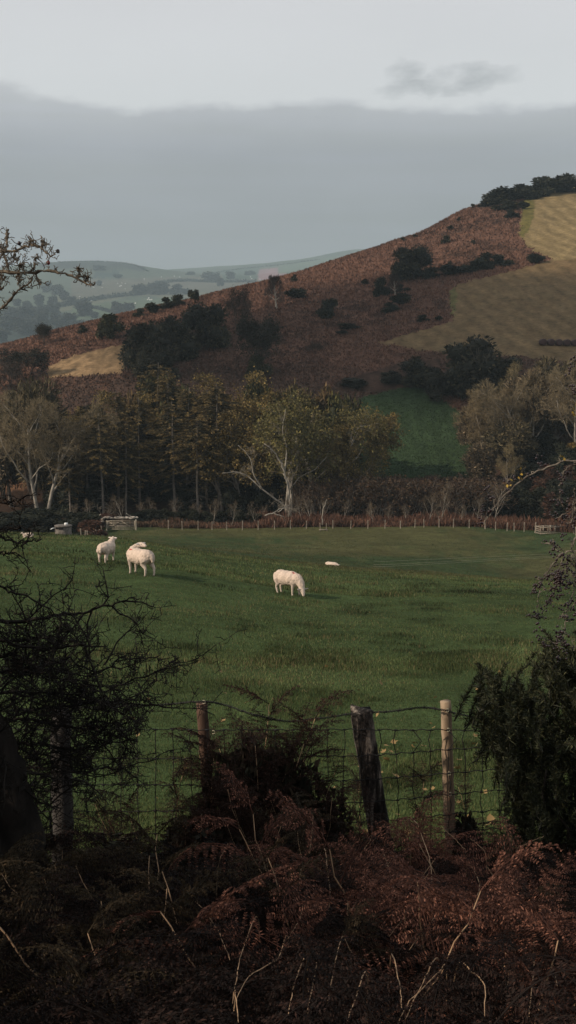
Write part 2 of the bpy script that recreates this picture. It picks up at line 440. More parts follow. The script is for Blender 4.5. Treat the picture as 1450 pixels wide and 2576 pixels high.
# the small grey cloud above the bank
def blob(cx, cz, rx, rz):
    dx = mathn(nt, 'DIVIDE', mathn(nt, 'SUBTRACT', mathn(nt, 'ADD', x_, mathn(nt, 'MULTIPLY', mathn(nt, 'SUBTRACT', nb, .5), .05)), cx), rx)
    dz = mathn(nt, 'DIVIDE', mathn(nt, 'SUBTRACT', mathn(nt, 'ADD', z_, mathn(nt, 'MULTIPLY', mathn(nt, 'SUBTRACT', ns, .5), .035)), cz), rz)
    d = mathn(nt, 'ADD', mathn(nt, 'MULTIPLY', dx, dx), mathn(nt, 'MULTIPLY', dz, dz))
    return mathn(nt, 'SUBTRACT', 1.0, d, True)
cl = mathn(nt, 'MAXIMUM', blob(.150, .226, .038, .013), mathn(nt, 'MAXIMUM', blob(.108, .220, .044, .009), blob(.098, .230, .018, .012)))
nsoft = noise(nt, 40, 5, .65, mp.outputs[0])
clf = mathn(nt, 'MULTIPLY', mathn(nt, 'MULTIPLY', cl, ramp(nt, nsoft, [(.25, (.25,) * 3), (.65, (1,) * 3)]), False), .75, True)
skyc = mix(nt, clf, skyc, g(.52, .98, 1.02))
nis = mix(nt, 1.0, sky.outputs[0], (.10, .10, .10), 'MULTIPLY')
col = mix(nt, .9, nis, skyc)
nt.links.new(col, bg.inputs[0]); bg.inputs[1].default_value = 1.0
S.view_settings.view_transform = 'Standard'; S.view_settings.look = 'None'
S.view_settings.exposure = 0.0; S.view_settings.gamma = 1.0

# ------------------------------------------------------------------ the damp air of the valley
zlo = float(ZG.min()) - 3; zhi = float(ZG.max()) + 12
bx = MB(); bx.box((0, 3500 * FS, (zlo + zhi) / 2), (8400 * FS, 7300 * FS, zhi - zlo))
m = bpy.data.materials.new('haze'); m.use_nodes = True; nt = m.node_tree; nt.nodes.clear()
out = nt.nodes.new('ShaderNodeOutputMaterial'); vo = nt.nodes.new('ShaderNodeVolumePrincipled')
vo.inputs['Density'].default_value = .000165; vo.inputs['Color'].default_value = (.68, .86, .96, 1); vo.inputs['Anisotropy'].default_value = .0
nt.links.new(vo.outputs[0], out.inputs['Volume'])
tag(bx.build('haze', m), kind='stuff')

# ------------------------------------------------------------------ unseen cloud added up-sun, its blobs placed to shade the middle of the hill
mc, nt, b = mat_new('shade_cloud'); b.inputs['Base Color'].default_value = (.85, .86, .88, 1)
tr = node(nt, 'ShaderNodeBsdfTransparent'); mx = node(nt, 'ShaderNodeMixShader'); mx.inputs[0].default_value = .62
nt.links.new(tr.outputs[0], mx.inputs[1]); nt.links.new(b.outputs[0], mx.inputs[2])
nt.links.new(mx.outputs[0], nt.nodes['Material Output'].inputs[0])
cb = MB(); iv, ifc = ico(3)
shade = [(470, 880, 16), (560, 850, 18), (660, 830, 20), (760, 800, 20), (700, 890, 20), (860, 800, 20), (820, 870, 22), (940, 740, 18), (950, 850, 20), (1030, 780, 20), (1060, 700, 14),
         (1100, 720, 14), (1180, 690, 12), (1250, 790, 20), (1400, 790, 22), (1320, 740, 16), (1160, 840, 18), (1300, 860, 20), (1440, 720, 18), (1440, 860, 20), (560, 920, 16), (660, 930, 16),
         (960, 920, 18), (1060, 960, 16), (1150, 960, 14), (1560, 760, 24), (1560, 860, 24)]
for px, py, r in shade:
    P = hit(px, py, 178, 480)
    q = P + sd * ((max(760, zhi + 60) - P.z) / sd.z)
    v = iv * np.array([r, r, r * .45]); v = v * (1 + .25 * fbm(v + np.array(q) * .3, .05, 3, 9)[:, None])
    cb.add(v + np.array(q), ifc)
tag(cb.build('shade_cloud', mc, smooth=True), kind='structure')
# ------------------------------------------------------------------ plant makers
M_LEAF = tinted('foliage', .75, .35, 1.2, .12)
M_TWIG = tinted('twigs', .9, .3, 2.0)
M_BPALE = bark('pale_bark', (.11, .095, .08), (.44, .39, .32), 2.2, .5)
M_BGREY = bark('grey_bark', (.07, .06, .05), (.26, .22, .18), 2.5, .4)
M_BDARK = bark('dark_bark', (.025, .02, .016), (.09, .07, .055), 3, .4)
def grow(rng, L, T, p, d, ln, r, lvl, P):
    n = 6 if lvl < 2 else 4
    pts = [p]; dd = d
    for i in range(n):
        dd = unit(dd + rng.normal(0, P['wob'] * (1 if lvl else .6), 3) + np.array([0, 0, P['up'][lvl]]))
        pts.append(pts[-1] + dd * ln / n)
    pts = np.array(pts)
    rr = np.linspace(r, max(r * P['taper'][lvl], P['rmin']), n + 1)
    if lvl == 0: rr[0] *= 1.35
    L.append((lvl, pts, rr))
    if lvl == len(P['kids']):
        T.append((pts[-1], dd, pts)); return
    k = P['kids'][lvl]; az = rng.uniform(0, 2 * PI)
    for j in range(k):
        t = P['start'][lvl] + (1 - P['start'][lvl]) * (j + rng.uniform(.1, .9)) / k
        f = t * n; i = min(int(f), n - 1); q = pts[i] + (pts[i + 1] - pts[i]) * (f - i)
        dl = unit(pts[i + 1] - pts[i]); az += 2.4 + rng.normal(0, .4)
        ref = np.array([1, 0, 0]) if abs(dl[2]) > .8 else np.array([0, 0, 1.0])
        u = unit(np.cross(dl, ref)); v = np.cross(dl, u)
        an = P['ang'][lvl] * rng.uniform(.75, 1.25)
        nd = unit(dl * math.cos(an) + (u * math.cos(az) + v * math.sin(az)) * math.sin(an))
        r0 = rr[i] * P['rk'][lvl]
        grow(rng, L, T, q, nd, ln * P['lr'][lvl] * (1.15 - .5 * t) * rng.uniform(.75, 1.2), max(r0, P['rmin']), lvl + 1, P)
def P_bare(h, kids=(8, 6, 6, 4), wide=1.0, rmin=.016):
    return dict(kids=kids, wob=.16, up=[.05, .08, .05, .03, .02], taper=[.35, .3, .3, .35, .5], start=[.28, .25, .2, .15],
                ang=[.75 * wide, .75, .7, .7], lr=[.58, .52, .48, .5], rk=[.55, .55, .55, .6], rmin=rmin)
def skel_mesh(name, L, lv0, lv1, mat, parent, tint=(1, 1, 1)):
    mb = MB(); sel = [l for l in L if lv0 <= l[0] <= lv1]
    for lv in range(lv0, lv1 + 1):
        s = [(p, r) for (l, p, r) in sel if l == lv]
        if s: mb.tubes(s, 7 if lv == 0 else 5 if lv == 1 else 3, tint)
    return mb, (mb.build(name, mat, parent, lv0 < 2) if mat else None)
def jit(rng, n, c, v=.25, c2=None):
    t = np.tile(np.array(c, float), (n, 1))
    if c2 is not None: t = t + (np.array(c2) - t) * (rng.uniform(0, 1, (n, 1)) ** 1.5)
    return t * (1 + v * rng.normal(size=(n, 1))).clip(.3, 2)
def bare_tree(seed, h, stems=1, wide=1.0, bk=None, twig=(.16, .125, .09), leaf=None, leaf_n=2, kids=(8, 6, 6, 4), lean=.1, split=False, r=None, leaf_s=.26, pend=0.0):
    """root empty > trunk, crown"""
    rng = np.random.default_rng(seed); L = []; T = []
    root = empty('bare_tree' if leaf is None else 'leafy_tree', (0, 0, 0), 'x', 'tree')
    r = r or h * .017
    for s in range(stems):
        a = rng.uniform(0, 2 * PI) if stems == 1 else s * 2 * PI / stems + rng.uniform(-.4, .4)
        le = lean if stems == 1 else lean + .16
        P = P_bare(h, kids, wide)
        grow(rng, L, T, np.array([.25 * math.cos(a) * (stems > 1), .25 * math.sin(a) * (stems > 1), -.3]), unit(np.array([math.cos(a) * le, math.sin(a) * le, 1.0])), h * .62, r * (1 if stems == 1 else .75), 0, P)
    skel_mesh('trunk', L, 0, 1, bk or M_BGREY, root)
    mb, _ = skel_mesh('crown', L, 2, len(P['kids']), None, None, twig)
    tp = np.array([t[0] for t in T]); td = np.array([t[1] for t in T])
    if leaf is not None:
        k = leaf_n; C = np.repeat(tp, k, 0) + rng.normal(0, .28, (len(tp) * k, 3)); D = np.repeat(td, k, 0) + rng.normal(0, .7, (len(tp) * k, 3)) + np.array([0, 0, -pend])
        mb.kites(C, D, rng.uniform(.5, .9, len(C)) * leaf_s, rng.uniform(.8, 1.5, len(C)) * leaf_s, jit(rng, len(C), leaf[0], .3, leaf[1]), rng)
    else:      # a haze of the finest twigs
        k = 7; C = np.repeat(tp, k, 0); D = np.repeat(td, k, 0) + rng.normal(0, .7, (len(tp) * k, 3)) + np.array([0, 0, .15])
        mb.kites(C, D, .028, rng.uniform(.3, .7, len(C)), jit(rng, len(C), twig, .3, np.array(twig) * [.8, .75, .6]), rng)
    mb.build('crown', M_TWIG if leaf is None else M_LEAF, root)
    return root
def conifer(seed, h, rad, tip=(.105, .068, .026), inner=(.022, .024, .012), bare=.3, dens=1.0, trunkmat=None):
    rng = np.random.default_rng(seed); root = empty('conifer_tree', (0, 0, 0), 'x', 'tree')
    tb = MB(); lean = rng.normal(0, .015, 2)
    zz = np.linspace(-.4, h, 14); tr = np.stack([lean[0] * zz + .05 * np.sin(zz), lean[1] * zz, zz], 1)
    tb.tubes([(tr, np.linspace(h * .0125, .02, 14))], 7)
    dead = []; br = []; C = []; D = []; W = []; Ln = []; TI = []
    z = h * .06
    while z < h * .985:
        f = z / h; live = f > bare + rng.normal(0, .06)
        k = rng.integers(3, 6) if live else rng.integers(1, 4)
        for j in range(k):
            a = rng.uniform(0, 2 * PI)
            prof = math.sin(min(1, (1.04 - f) / .45) * PI / 2) ** .8 * (.75 + .25 * min(1, f / .5))
            ln = max(.25, rad * prof * rng.uniform(.55, 1.2)) * (1 if live else rng.uniform(.3, .8))
            o = np.array([np.interp(z, zz, tr[:, 0]), np.interp(z, zz, tr[:, 1]), z])
            n = 6; t = np.linspace(0, 1, n)[:, None]
            hd = np.array([math.cos(a), math.sin(a), 0])
            rise = rng.uniform(-.05, .3) - .25 * (1 - f)
            p = o + hd * t * ln + np.array([0, 0, 1]) * ln * (rise * t - .28 * t * t + .12 * t ** 3) + rng.normal(0, .03, (n, 3)) * t
            (br if live else dead).append((p, np.linspace(.035 if live else .028, .01, n)))
            if live:
                m = int(dens * (9 + ln * 13))
                tt = rng.uniform(.12, 1.0, m) ** .8; i = np.minimum((tt * (n - 1)).astype(int), n - 2)
                q = p[i] + (p[i + 1] - p[i]) * (tt * (n - 1) - i)[:, None]
                sd_ = np.cross(hd, [0, 0, 1]) * rng.choice([-1, 1], m)[:, None]
                C.append(q + rng.normal(0, .07, (m, 3))); D.append(hd * .7 + sd_ * rng.uniform(.2, 1.1, (m, 1)) + np.array([0, 0, -1]) * rng.uniform(.0, .6, (m, 1)))
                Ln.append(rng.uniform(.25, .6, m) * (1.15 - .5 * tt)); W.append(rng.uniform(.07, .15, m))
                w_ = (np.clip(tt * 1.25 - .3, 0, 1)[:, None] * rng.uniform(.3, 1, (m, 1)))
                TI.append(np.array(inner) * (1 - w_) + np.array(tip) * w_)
        z += rng.uniform(.22, .42) * (1 if live else 1.3)
    if dead: tb.tubes(dead, 3)
    tb.build('trunk', trunkmat or M_BGREY, root, True)
    mb = MB(); mb.tubes(br, 3, (.06, .045, .03))
    C = np.concatenate(C); mb.kites(C, np.concatenate(D), np.concatenate(W), np.concatenate(Ln), np.concatenate(TI) * (1 + .25 * rng.normal(size=(len(C), 1))).clip(.3, 2), rng)
    mb.build('crown', M_LEAF, root)
    return root
def bush(seed, cards=2600, size=.075, c=(.024, .029, .014), c2=(.045, .042, .02), lumps=14, flat=1.0, name='evergreen_bush', twigs=0, trunk=True, core=.8, cat='bush', spiky=False):
    """unit bush: half a metre radius, one metre tall; scale to size"""
    rng = np.random.default_rng(seed); root = empty(name, (0, 0, 0), 'x', cat)
    mb = MB(); iv, ifc = ico(2)
    cen = []; rad = []
    for i in range(lumps):
        a = rng.uniform(0, 2 * PI); q = math.sqrt(rng.uniform(0, 1)); z = rng.uniform(.08, .82)
        q *= .36 * math.sqrt(max(.05, 1 - ((z - .35) / .62) ** 2))
        cen.append((math.cos(a) * q, math.sin(a) * q, z)); rad.append(rng.uniform(.11, .2))
    cen = np.array(cen); rad = np.array(rad)
    for cc, r in zip(cen, rad):
        v = iv * r * core; v = v * (1 + .3 * vnoise(v + cc, 9, seed)[:, None]); mb.add(v + cc, ifc, np.array(c) * .8)
    k = rng.integers(0, lumps, cards); d = rng.normal(size=(cards, 3)); d /= np.linalg.norm(d, axis=1, keepdims=True)
    C = cen[k] + d * (rad[k] * (1 - .45 * rng.uniform(0, 1, cards) ** 2))[:, None]
    low = C[:, 2] < .02; C[low, 2] = rng.uniform(.02, .3, low.sum())
    D = d * .8 + rng.normal(0, .6, (cards, 3)) + np.array([0, 0, .35 if spiky else -.05])
    lump_t = rng.uniform(.7, 1.35, lumps)[k][:, None]
    mb.kites(C, D, size * rng.uniform(.4, .8, cards) * (.4 if spiky else 1), size * rng.uniform(.7, 1.5, cards), jit(rng, cards, c, .25, c2) * lump_t, rng)
    if twigs:
        ls = []
        for i in range(twigs):
            a = rng.uniform(0, 2 * PI); e = rng.uniform(.3, 1.4); L_ = rng.uniform(.4, .62)
            d0 = np.array([math.cos(a) * math.cos(e), math.sin(a) * math.cos(e), math.sin(e)])
            t = np.linspace(0, 1, 5)[:, None]
            p = np.array([0, 0, .25]) + d0 * t * L_ + rng.normal(0, .018, (5, 3)) * t
            p[:, 2] = np.minimum(p[:, 2], 1.02); ls.append((p, np.linspace(.008, .003, 5)))
        mb.tubes(ls, 3, (.10, .08, .06))
    mb.build('crown', M_LEAF, root)
    if trunk:
        tb = MB(); ls = []
        for i in range(4):
            a = i * 1.6 + rng.uniform(0, 1); t = np.linspace(0, 1, 5)[:, None]
            ls.append((np.array([0, 0, -.12]) + t * np.array([.22 * math.cos(a), .22 * math.sin(a), .55]) + rng.normal(0, .01, (5, 3)), np.linspace(.03, .01, 5)))
        tb.tubes(ls, 5); tb.build('trunk', M_BDARK, root, True)
    return root
class Kind:
    """a set of source plants; the first use moves the source itself, later uses copy it"""
    def __init__(s, makers): s.mk = makers; s.src = [None] * len(makers); s.i = 0
    def put(s, loc, label, group=None, rz=None, sc=1.0, v=None, name=None):
        k = (s.i if v is None else v) % len(s.mk); s.i += 1
        rz = rnd.uniform(0, 2 * PI) if rz is None else rz
        if s.src[k] is None:
            o = s.mk[k](); s.src[k] = o
            o.location = loc; o.rotation_euler = (0, 0, rz); o.scale = (sc,) * 3 if isinstance(sc, (int, float)) else sc
            o['label'] = label
            if group: o['group'] = group
        else: o = dup(s.src[k], loc, label, group, rz, sc)
        if name: o.name = name
        return o
# ------------------------------------------------------------------ the wood at the foot of the hill
GP = (.185, .145, .090)
def tall(k, px, d, topy, label, h0, group=None, wide=1.0, v=None, rz=None, name=None):
    P = gnd(px, d); h = (P.z * 0 + zat(topy, d) - P.z); s = h / h0
    return k.put(P, label, group, rz, (s * wide, s * wide, s), v, name)
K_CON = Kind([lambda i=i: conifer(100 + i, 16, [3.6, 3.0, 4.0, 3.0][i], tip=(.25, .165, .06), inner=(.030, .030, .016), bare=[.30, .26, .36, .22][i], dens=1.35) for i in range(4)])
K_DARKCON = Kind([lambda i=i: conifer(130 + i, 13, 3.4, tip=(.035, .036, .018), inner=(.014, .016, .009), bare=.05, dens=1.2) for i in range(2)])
K_GOLD = Kind([lambda i=i: bare_tree(140 + i, 16, 1, .9, M_BGREY, (.10, .075, .05), ((.10, .075, .028), (.26, .18, .060)), 5, (9, 6, 5, 4)) for i in range(2)])
K_ASH = Kind([lambda: bare_tree(151, 16, 2, 1.0, M_BPALE, (.16, .13, .09), ((.075, .070, .024), (.165, .132, .042)), 5, (8, 6, 5, 3), r=.26),
              lambda: bare_tree(157, 16, 1, 1.1, M_BPALE, (.16, .13, .09), ((.075, .067, .023), (.175, .135, .042)), 5, (9, 6, 5, 3), r=.28)])
K_BARE = Kind([lambda: bare_tree(161, 16, 2, 1.05, M_BPALE, GP, None, 0, (8, 6, 6, 4), r=.30),
               lambda: bare_tree(163, 14, 3, 1.1, M_BGREY, (.185, .140, .080), None, 0, (8, 6, 5, 4)),
               lambda: bare_tree(167, 14, 1, 1.2, M_BGREY, (.180, .142, .078), None, 0, (9, 6, 6, 3))])
K_SCRUB = Kind([lambda i=i: bare_tree(171 + i, 6, 3, 1.0, M_BGREY, (.085, .055, .04), ((.05, .036, .02), (.10, .055, .028)), 1, (7, 5, 4), leaf_s=.22, r=.07) for i in range(3)])
K_SAP = Kind([lambda i=i: bare_tree(181 + i, 6, 1, .7, M_BPALE, (.13, .10, .07), None, 0, (6, 4, 3), r=.075, lean=.16) for i in range(3)])
K_HOLLY = Kind([lambda i=i: bush(191 + i, 3200, .07, (.014, .017, .009), (.034, .033, .018), 16) for i in range(3)])

tall(K_BARE, 105, 160, 935, 'big bare tree with pale forked limbs at the left edge of the wood', 15.0, v=0, rz=.4, wide=.95)
tall(K_BARE, 30, 172, 1000, 'smaller bare grey tree half out of the picture left of the pale forked tree', 13.0, v=2, rz=2)
cons = [(178, 163, 1075), (222, 170, 1012), (262, 162, 1040), (300, 174, 985), (318, 164, 1060), (352, 170, 1000), (392, 186, 912), (420, 178, 930), (440, 166, 1010),
        (470, 173, 975), (497, 164, 1050), (520, 172, 985), (552, 168, 962)]
CL = ['low dark conifer nearest the pale forked bare tree', 'second conifer from the left end of the wood', 'conifer rising behind the field gate', 'tall brown topped conifer above the gate',
      'short conifer with a bare pale trunk behind the right end of the gate', 'conifer with dead lower branches right of the gate', 'tallest golden conifer standing highest in the wood',
      'golden topped conifer leaning against the tallest one', 'slim conifer in front of the two tallest golden ones', 'brown conifer right of the two tallest golden ones',
      'low front conifer halfway between the gate and the white limbed ash', 'brown conifer behind that low front conifer', 'rightmost conifer of the wood next to the golden leaved trees']
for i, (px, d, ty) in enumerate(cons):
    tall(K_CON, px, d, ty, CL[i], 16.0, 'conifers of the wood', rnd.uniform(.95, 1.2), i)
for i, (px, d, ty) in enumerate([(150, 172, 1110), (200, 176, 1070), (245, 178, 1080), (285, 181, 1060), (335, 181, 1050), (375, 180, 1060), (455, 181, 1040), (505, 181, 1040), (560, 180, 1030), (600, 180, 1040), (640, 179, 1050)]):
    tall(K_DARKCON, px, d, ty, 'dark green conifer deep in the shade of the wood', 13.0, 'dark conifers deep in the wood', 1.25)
for px, d, ty, lb in ((590, 172, 950, 'golden brown tree between the conifers and the white limbed ash'), (632, 178, 925, 'highest golden leaved tree behind the white limbed ash'),
                      (668, 176, 955, 'golden leaved tree right of the highest golden one'), (540, 184, 930, 'brown leaved tree behind the rightmost conifer'), (480, 180, 960, 'golden brown tree behind the low front conifer'), (285, 184, 975, 'brown leaved tree rising behind the left conifers'), (235, 182, 1000, 'brown leaved tree low behind the second conifer'), (345, 182, 985, 'golden brown tree behind the conifer with dead branches'), (705, 182, 950, 'golden brown tree filling the gap behind the ash'), (610, 166, 1030, 'lower golden brown tree in front, left of the white limbed ash'), (560, 167, 1060, 'small golden brown tree in front, below the rightmost conifer'), (660, 168, 1060, 'small olive brown tree just left of the forking ash'), (915, 176, 1010, 'small brown leaved tree at the lower left corner of the paddock'), (835, 166, 1060, 'low olive tree in front of the rounded ash'), (180, 176, 1020, 'brown leaved tree right behind the pale forked bare tree')):
    tall(K_GOLD, px, d, ty, lb, 15.0, None, 1.05)
K_ROUND = Kind([lambda i=i: bush(261 + i, 3600, .062, [(.030, .027, .014), (.050, .036, .018), (.036, .038, .016)][i], [(.12, .090, .034), (.15, .095, .04), (.13, .115, .036)][i], 22, twigs=70, name='round_tree', cat='tree', core=.62) for i in range(3)])
def crown(k, px, d, topy, wpx, label, v=None, low=0.0, group=None):
    P = gnd(px, d); s = ppm(P); h = zat(topy, d) - P.z; k.put(P + Vector((0, 0, low * h)), label, group, None, (wpx / s, wpx / s * .9, h * (1 - low)), v)
for i, (px, d, ty, w_, lb) in enumerate([(255, 178, 1005, 90, 'rounded brown tree behind the second conifer'), (330, 180, 975, 100, 'rounded olive brown tree behind the gate conifers'), (460, 181, 955, 110, 'rounded brown tree right of the tallest golden conifer'), (530, 177, 985, 90, 'rounded dark olive tree behind the low front conifer'),
                                        (585, 175, 975, 100, 'rounded brown tree in the middle of the wood'), (650, 180, 935, 120, 'broad rounded olive tree at the top of the wood, left of the ash'), (715, 181, 958, 110, 'rounded olive tree behind the white limbed ash'), (800, 179, 955, 130, 'broad rounded olive tree behind the yellow olive ash'), (865, 178, 975, 100, 'rounded brown tree at the paddock end of the wood'),
                                        (140, 180, 1030, 100, 'rounded brown tree behind the pale forked bare tree'), (60, 184, 1040, 110, 'rounded brown tree at the left edge behind the bare trees'), (400, 190, 925, 130, 'rounded golden brown tree behind the tallest conifer'), (200, 172, 1060, 80, 'dark rounded tree low beside the pale forked tree')]):
    crown(K_ROUND, px, d, ty, w_ * 1.15, lb, i % 3)
tall(K_ASH, 726, 160, 975, 'ash tree with white forking limbs and olive leaves at the fence', 15.0, v=0, rz=1.1, wide=1.05)
tall(K_ASH, 792, 168, 958, 'rounded ash with yellow olive leaves and a short white fork', 15.0, v=1, rz=.3, wide=1.0)
tall(K_ASH, 868, 172, 968, 'yellow leaved tree at the right end of the wood beside the green paddock', 15.0, v=1, rz=2.9, wide=.85)
tall(K_ASH, 762, 178, 965, 'olive leaved tree squeezed in behind the two ash trees', 15.0, v=0, rz=4.0, wide=.9)
for px, d, s in ((160, 166, 5), (215, 175, 7), (270, 176, 7), (330, 177, 7), (390, 176, 6.5), (450, 177, 7), (510, 176, 7), (570, 175, 7), (630, 174, 7.5), (690, 174, 7), (750, 174, 6.5), (815, 175, 6.5), (880, 175, 5.5), (600, 166, 4), (660, 167, 4), (840, 168, 4), (905, 168, 3.6), (780, 172, 5), (240, 168, 4), (480, 168, 4)):
    K_HOLLY.put(gnd(px, d), 'dark holly bush under the trees of the wood', 'hollies in the wood', None, (s * 1.25, s * 1.1, s))
# white leaning limb and fallen branches at the fence
def free_tree(name, label, cat, lines, mat, d, sides=6, extra=None, kidn=5, twig=(.2, .17, .13), seed=5):
    """a thing drawn from a few measured limbs: each (px,py,depth offset) chain with radii"""
    rng = np.random.default_rng(seed)
    base = pt(lines[0][0][0][0], lines[0][0][0][1], d); base = Vector((base.x, base.y, gz(base.x, base.y)))
    root = empty(name, base, label, cat); mb = MB(); L2 = []; T = []
    for ch, r0, r1 in lines:
        P = np.array([pt(x, y, d + o) - base for x, y, o in ch]); Q = smooth_line(P, 16) + rng.normal(0, r0 * .35, (16, 3))
        mb.tubes([(Q, np.linspace(r0, r1, 16))], sides)
        for j in range(kidn):
            i = rng.integers(5, 15); dl = unit(Q[i] - Q[i - 1]); nd = unit(dl + rng.normal(0, .7, 3))
            grow(rng, L2, T, Q[i], nd, rng.uniform(.8, 2.2), .03, 2, dict(kids=(0, 0, 5, 4), wob=.2, up=[0, 0, .06, .04, .02], taper=[.4] * 5, start=[.2] * 4, ang=[.7] * 4, lr=[.5] * 4, rk=[.6] * 4, rmin=.014))
    mb.build('trunk' if cat == 'tree' else 'limb', mat, root, True)
    if L2:
        m2, _ = skel_mesh('crown', L2, 2, 4, None, None, twig); m2.build('crown' if cat == 'tree' else 'twig', M_TWIG, root)
    return root
free_tree('leaning_tree', 'white leaning bare limb reaching left from the foot of the ash', 'tree',
          [([(735, 1300, 0), (712, 1268, 0), (660, 1230, -1), (615, 1192, -1), (560, 1188, -2)], .16, .04), ([(660, 1230, -1), (640, 1195, -2), (628, 1150, -2), (600, 1120, -2)], .10, .03), ([(730, 1300, 0), (728, 1240, 0), (716, 1190, 0), (700, 1150, -.5), (668, 1118, -1)], .2, .06), ([(716, 1190, 0), (722, 1130, .5), (712, 1080, .5), (720, 1030, .5)], .13, .04)], M_BPALE, 156)
free_tree('fallen_branch', 'bleached fallen branch propped on the fence at the foot of the ash', 'branch', [([(668, 1296, 0), (690, 1290, 0), (705, 1280, .5), (732, 1270, 1)], .10, .05), ([(690, 1292, 0), (706, 1297, 0), (715, 1300, 0)], .08, .03), ([(700, 1288, 0), (716, 1278, 0), (736, 1280, 0)], .07, .03)], M_BPALE, 152, kidn=2, seed=8)
free_tree('fallen_branch', 'pale fallen branch lying behind the field gate', 'branch', [([(245, 1303, 0), (255, 1294, 0), (262, 1300, 0), (275, 1304, 0)], .08, .03), ([(318, 1292, 0), (335, 1300, 0), (365, 1303, 0)], .08, .03)], M_BPALE, 156, kidn=1, seed=9)
free_tree('dead_tree', 'thin white dead stem slanting up above the wooden stile', 'tree', [([(812, 1322, 0), (812, 1290, 0), (818, 1270, 0), (822, 1256, 0)], .09, .04)], M_BPALE, 150, kidn=1, seed=11)
# thicket of saplings and scrub between the ash trees and the right edge
for i in range(34):
    px = 745 + i * 15.5 + rnd.uniform(-6, 6); d = rnd.uniform(158, 172)
    tall(K_SCRUB, px, d, rnd.uniform(1172, 1215), 'brown thicket shrub of thin stems in the hedgerow below the green paddock', 5.6, 'thicket shrubs below the paddock', rnd.uniform(1.0, 1.35))
for i in range(26):
    px = 190 + i * 40 + rnd.uniform(-16, 16); d = rnd.uniform(153, 159)
    tall(K_SAP, px, d, rnd.uniform(1215, 1262), 'thin pale sapling in front of the dark wood', 6.0, 'pale saplings along the wood edge', .9)
for px, d, ty in ((1110, 1, 1190), (1240, 1, 1185)): tall(K_SAP, px, 155, ty, 'taller pale sapling at the edge of the thicket below the bare trees', 6.0, 'taller pale saplings', .8)
# trees right of the paddock
for v, px, d, ty, wd, lb in ((1, 1235, 188, 960, 1.0, 'spreading bare tree with several pale trunks beside the green paddock'), (0, 1325, 186, 942, .95, 'tallest bare tree with fawn twigs right of the paddock'),
                             (2, 1205, 190, 1030, .9, 'low bare tree leaning over the right edge of the paddock'), (1, 1395, 190, 905, .95, 'bare olive tree near the right edge under the hay bales'), (2, 1290, 197, 905, .9, 'bare tree behind the tallest fawn one'),
                             (0, 1455, 184, 925, .9, 'bare tree cut by the right edge of the picture under the hay bales'), (2, 1280, 176, 1110, .9, 'small brown bare tree in front of the tallest fawn one')):
    tall(K_BARE, px, d, ty, lb, 13.0, None, wd, v)
K_TWIG = Kind([lambda i=i: bush(271 + i, 5200, .085, [(.055, .042, .026), (.050, .040, .022)][i], [(.20, .150, .090), (.17, .135, .07)][i], 20, twigs=260, name='twiggy_tree', cat='tree', core=.5, spiky=True) for i in range(2)])
for i, (px, d, ty, w_, lb) in enumerate([(1195, 191, 1020, 100, 'lower left dome of fawn twigs over the right edge of the paddock'), (1245, 192, 965, 150, 'broad dome of fawn twigs on the spreading bare tree group'), (1320, 190, 938, 180, 'biggest dome of fawn twigs right of the paddock'), (1400, 195, 905, 150, 'olive twiggy dome under the hay bales'), (1455, 190, 930, 140, 'olive twiggy dome cut by the right edge'), (1285, 182, 1060, 140, 'lower brown twiggy dome in front of the fawn ones'), (1215, 180, 1115, 100, 'small brown twiggy dome at the lower right of the paddock'), (85, 166, 960, 170, 'dome of grey fawn twigs of the tree group at the left edge'), (10, 170, 1010, 120, 'smaller fawn twig dome cut by the left edge')]):
    crown(K_TWIG, px, d, ty, w_ * 1.1, lb, i % 2, .22)
K_RED = Kind([lambda i=i: bush(201 + i, 2400, .085, (.055, .028, .018), (.10, .045, .026), 14, twigs=120, name='brown_bush') for i in range(2)])
K_YEL = Kind([lambda: bush(205, 2600, .08, (.13, .085, .022), (.22, .14, .04), 14, twigs=60, name='yellow_bush')])
K_DOME = Kind([lambda i=i: bush(211 + i, 4200, .06, (.019, .019, .011), (.060, .050, .026), 20, twigs=60, name='round_tree', cat='tree') for i in range(2)])
for px, d, w_, h, lb in ((1385, 176, 5, 4.5, 'red brown bush between the bare trees and the right edge'), (1440, 174, 5, 4.5, 'red brown bush at the right edge below the yellow bush'), (1345, 172, 4.5, 3.4, 'low brown bush in front of the tallest fawn tree'),
                         (1210, 172, 4.5, 3.2, 'low brown bush at the lower right corner of the paddock'), (1280, 168, 5, 3.5, 'brown bush behind the far fence right of the paddock'), (1400, 160, 5, 3.4, 'brown bush behind the wooden feed rack'), (1460, 152, 4, 3.2, 'brown bush at the right edge beyond the feed rack')):
    K_RED.put(gnd(px, d), lb, None, None, (w_, w_, h))
K_YEL.put(gnd(1440, 182), 'yellow leaved bush at the right edge below the hay bales', None, None, (4.5, 4.5, 5.2))
for px, d, s in ((1240, 166, 4.2), (1300, 164, 4.5), (1350, 163, 4.5), (1400, 166, 5), (1440, 158, 4.6), (1180, 170, 4), (1330, 178, 5), (1420, 180, 6), (1365, 186, 6), (1480, 170, 6)):
    K_HOLLY.put(gnd(px, d), 'dark evergreen shrub in the scrub right of the paddock', 'dark shrubs right of the paddock', None, (s * 1.3, s * 1.1, s))
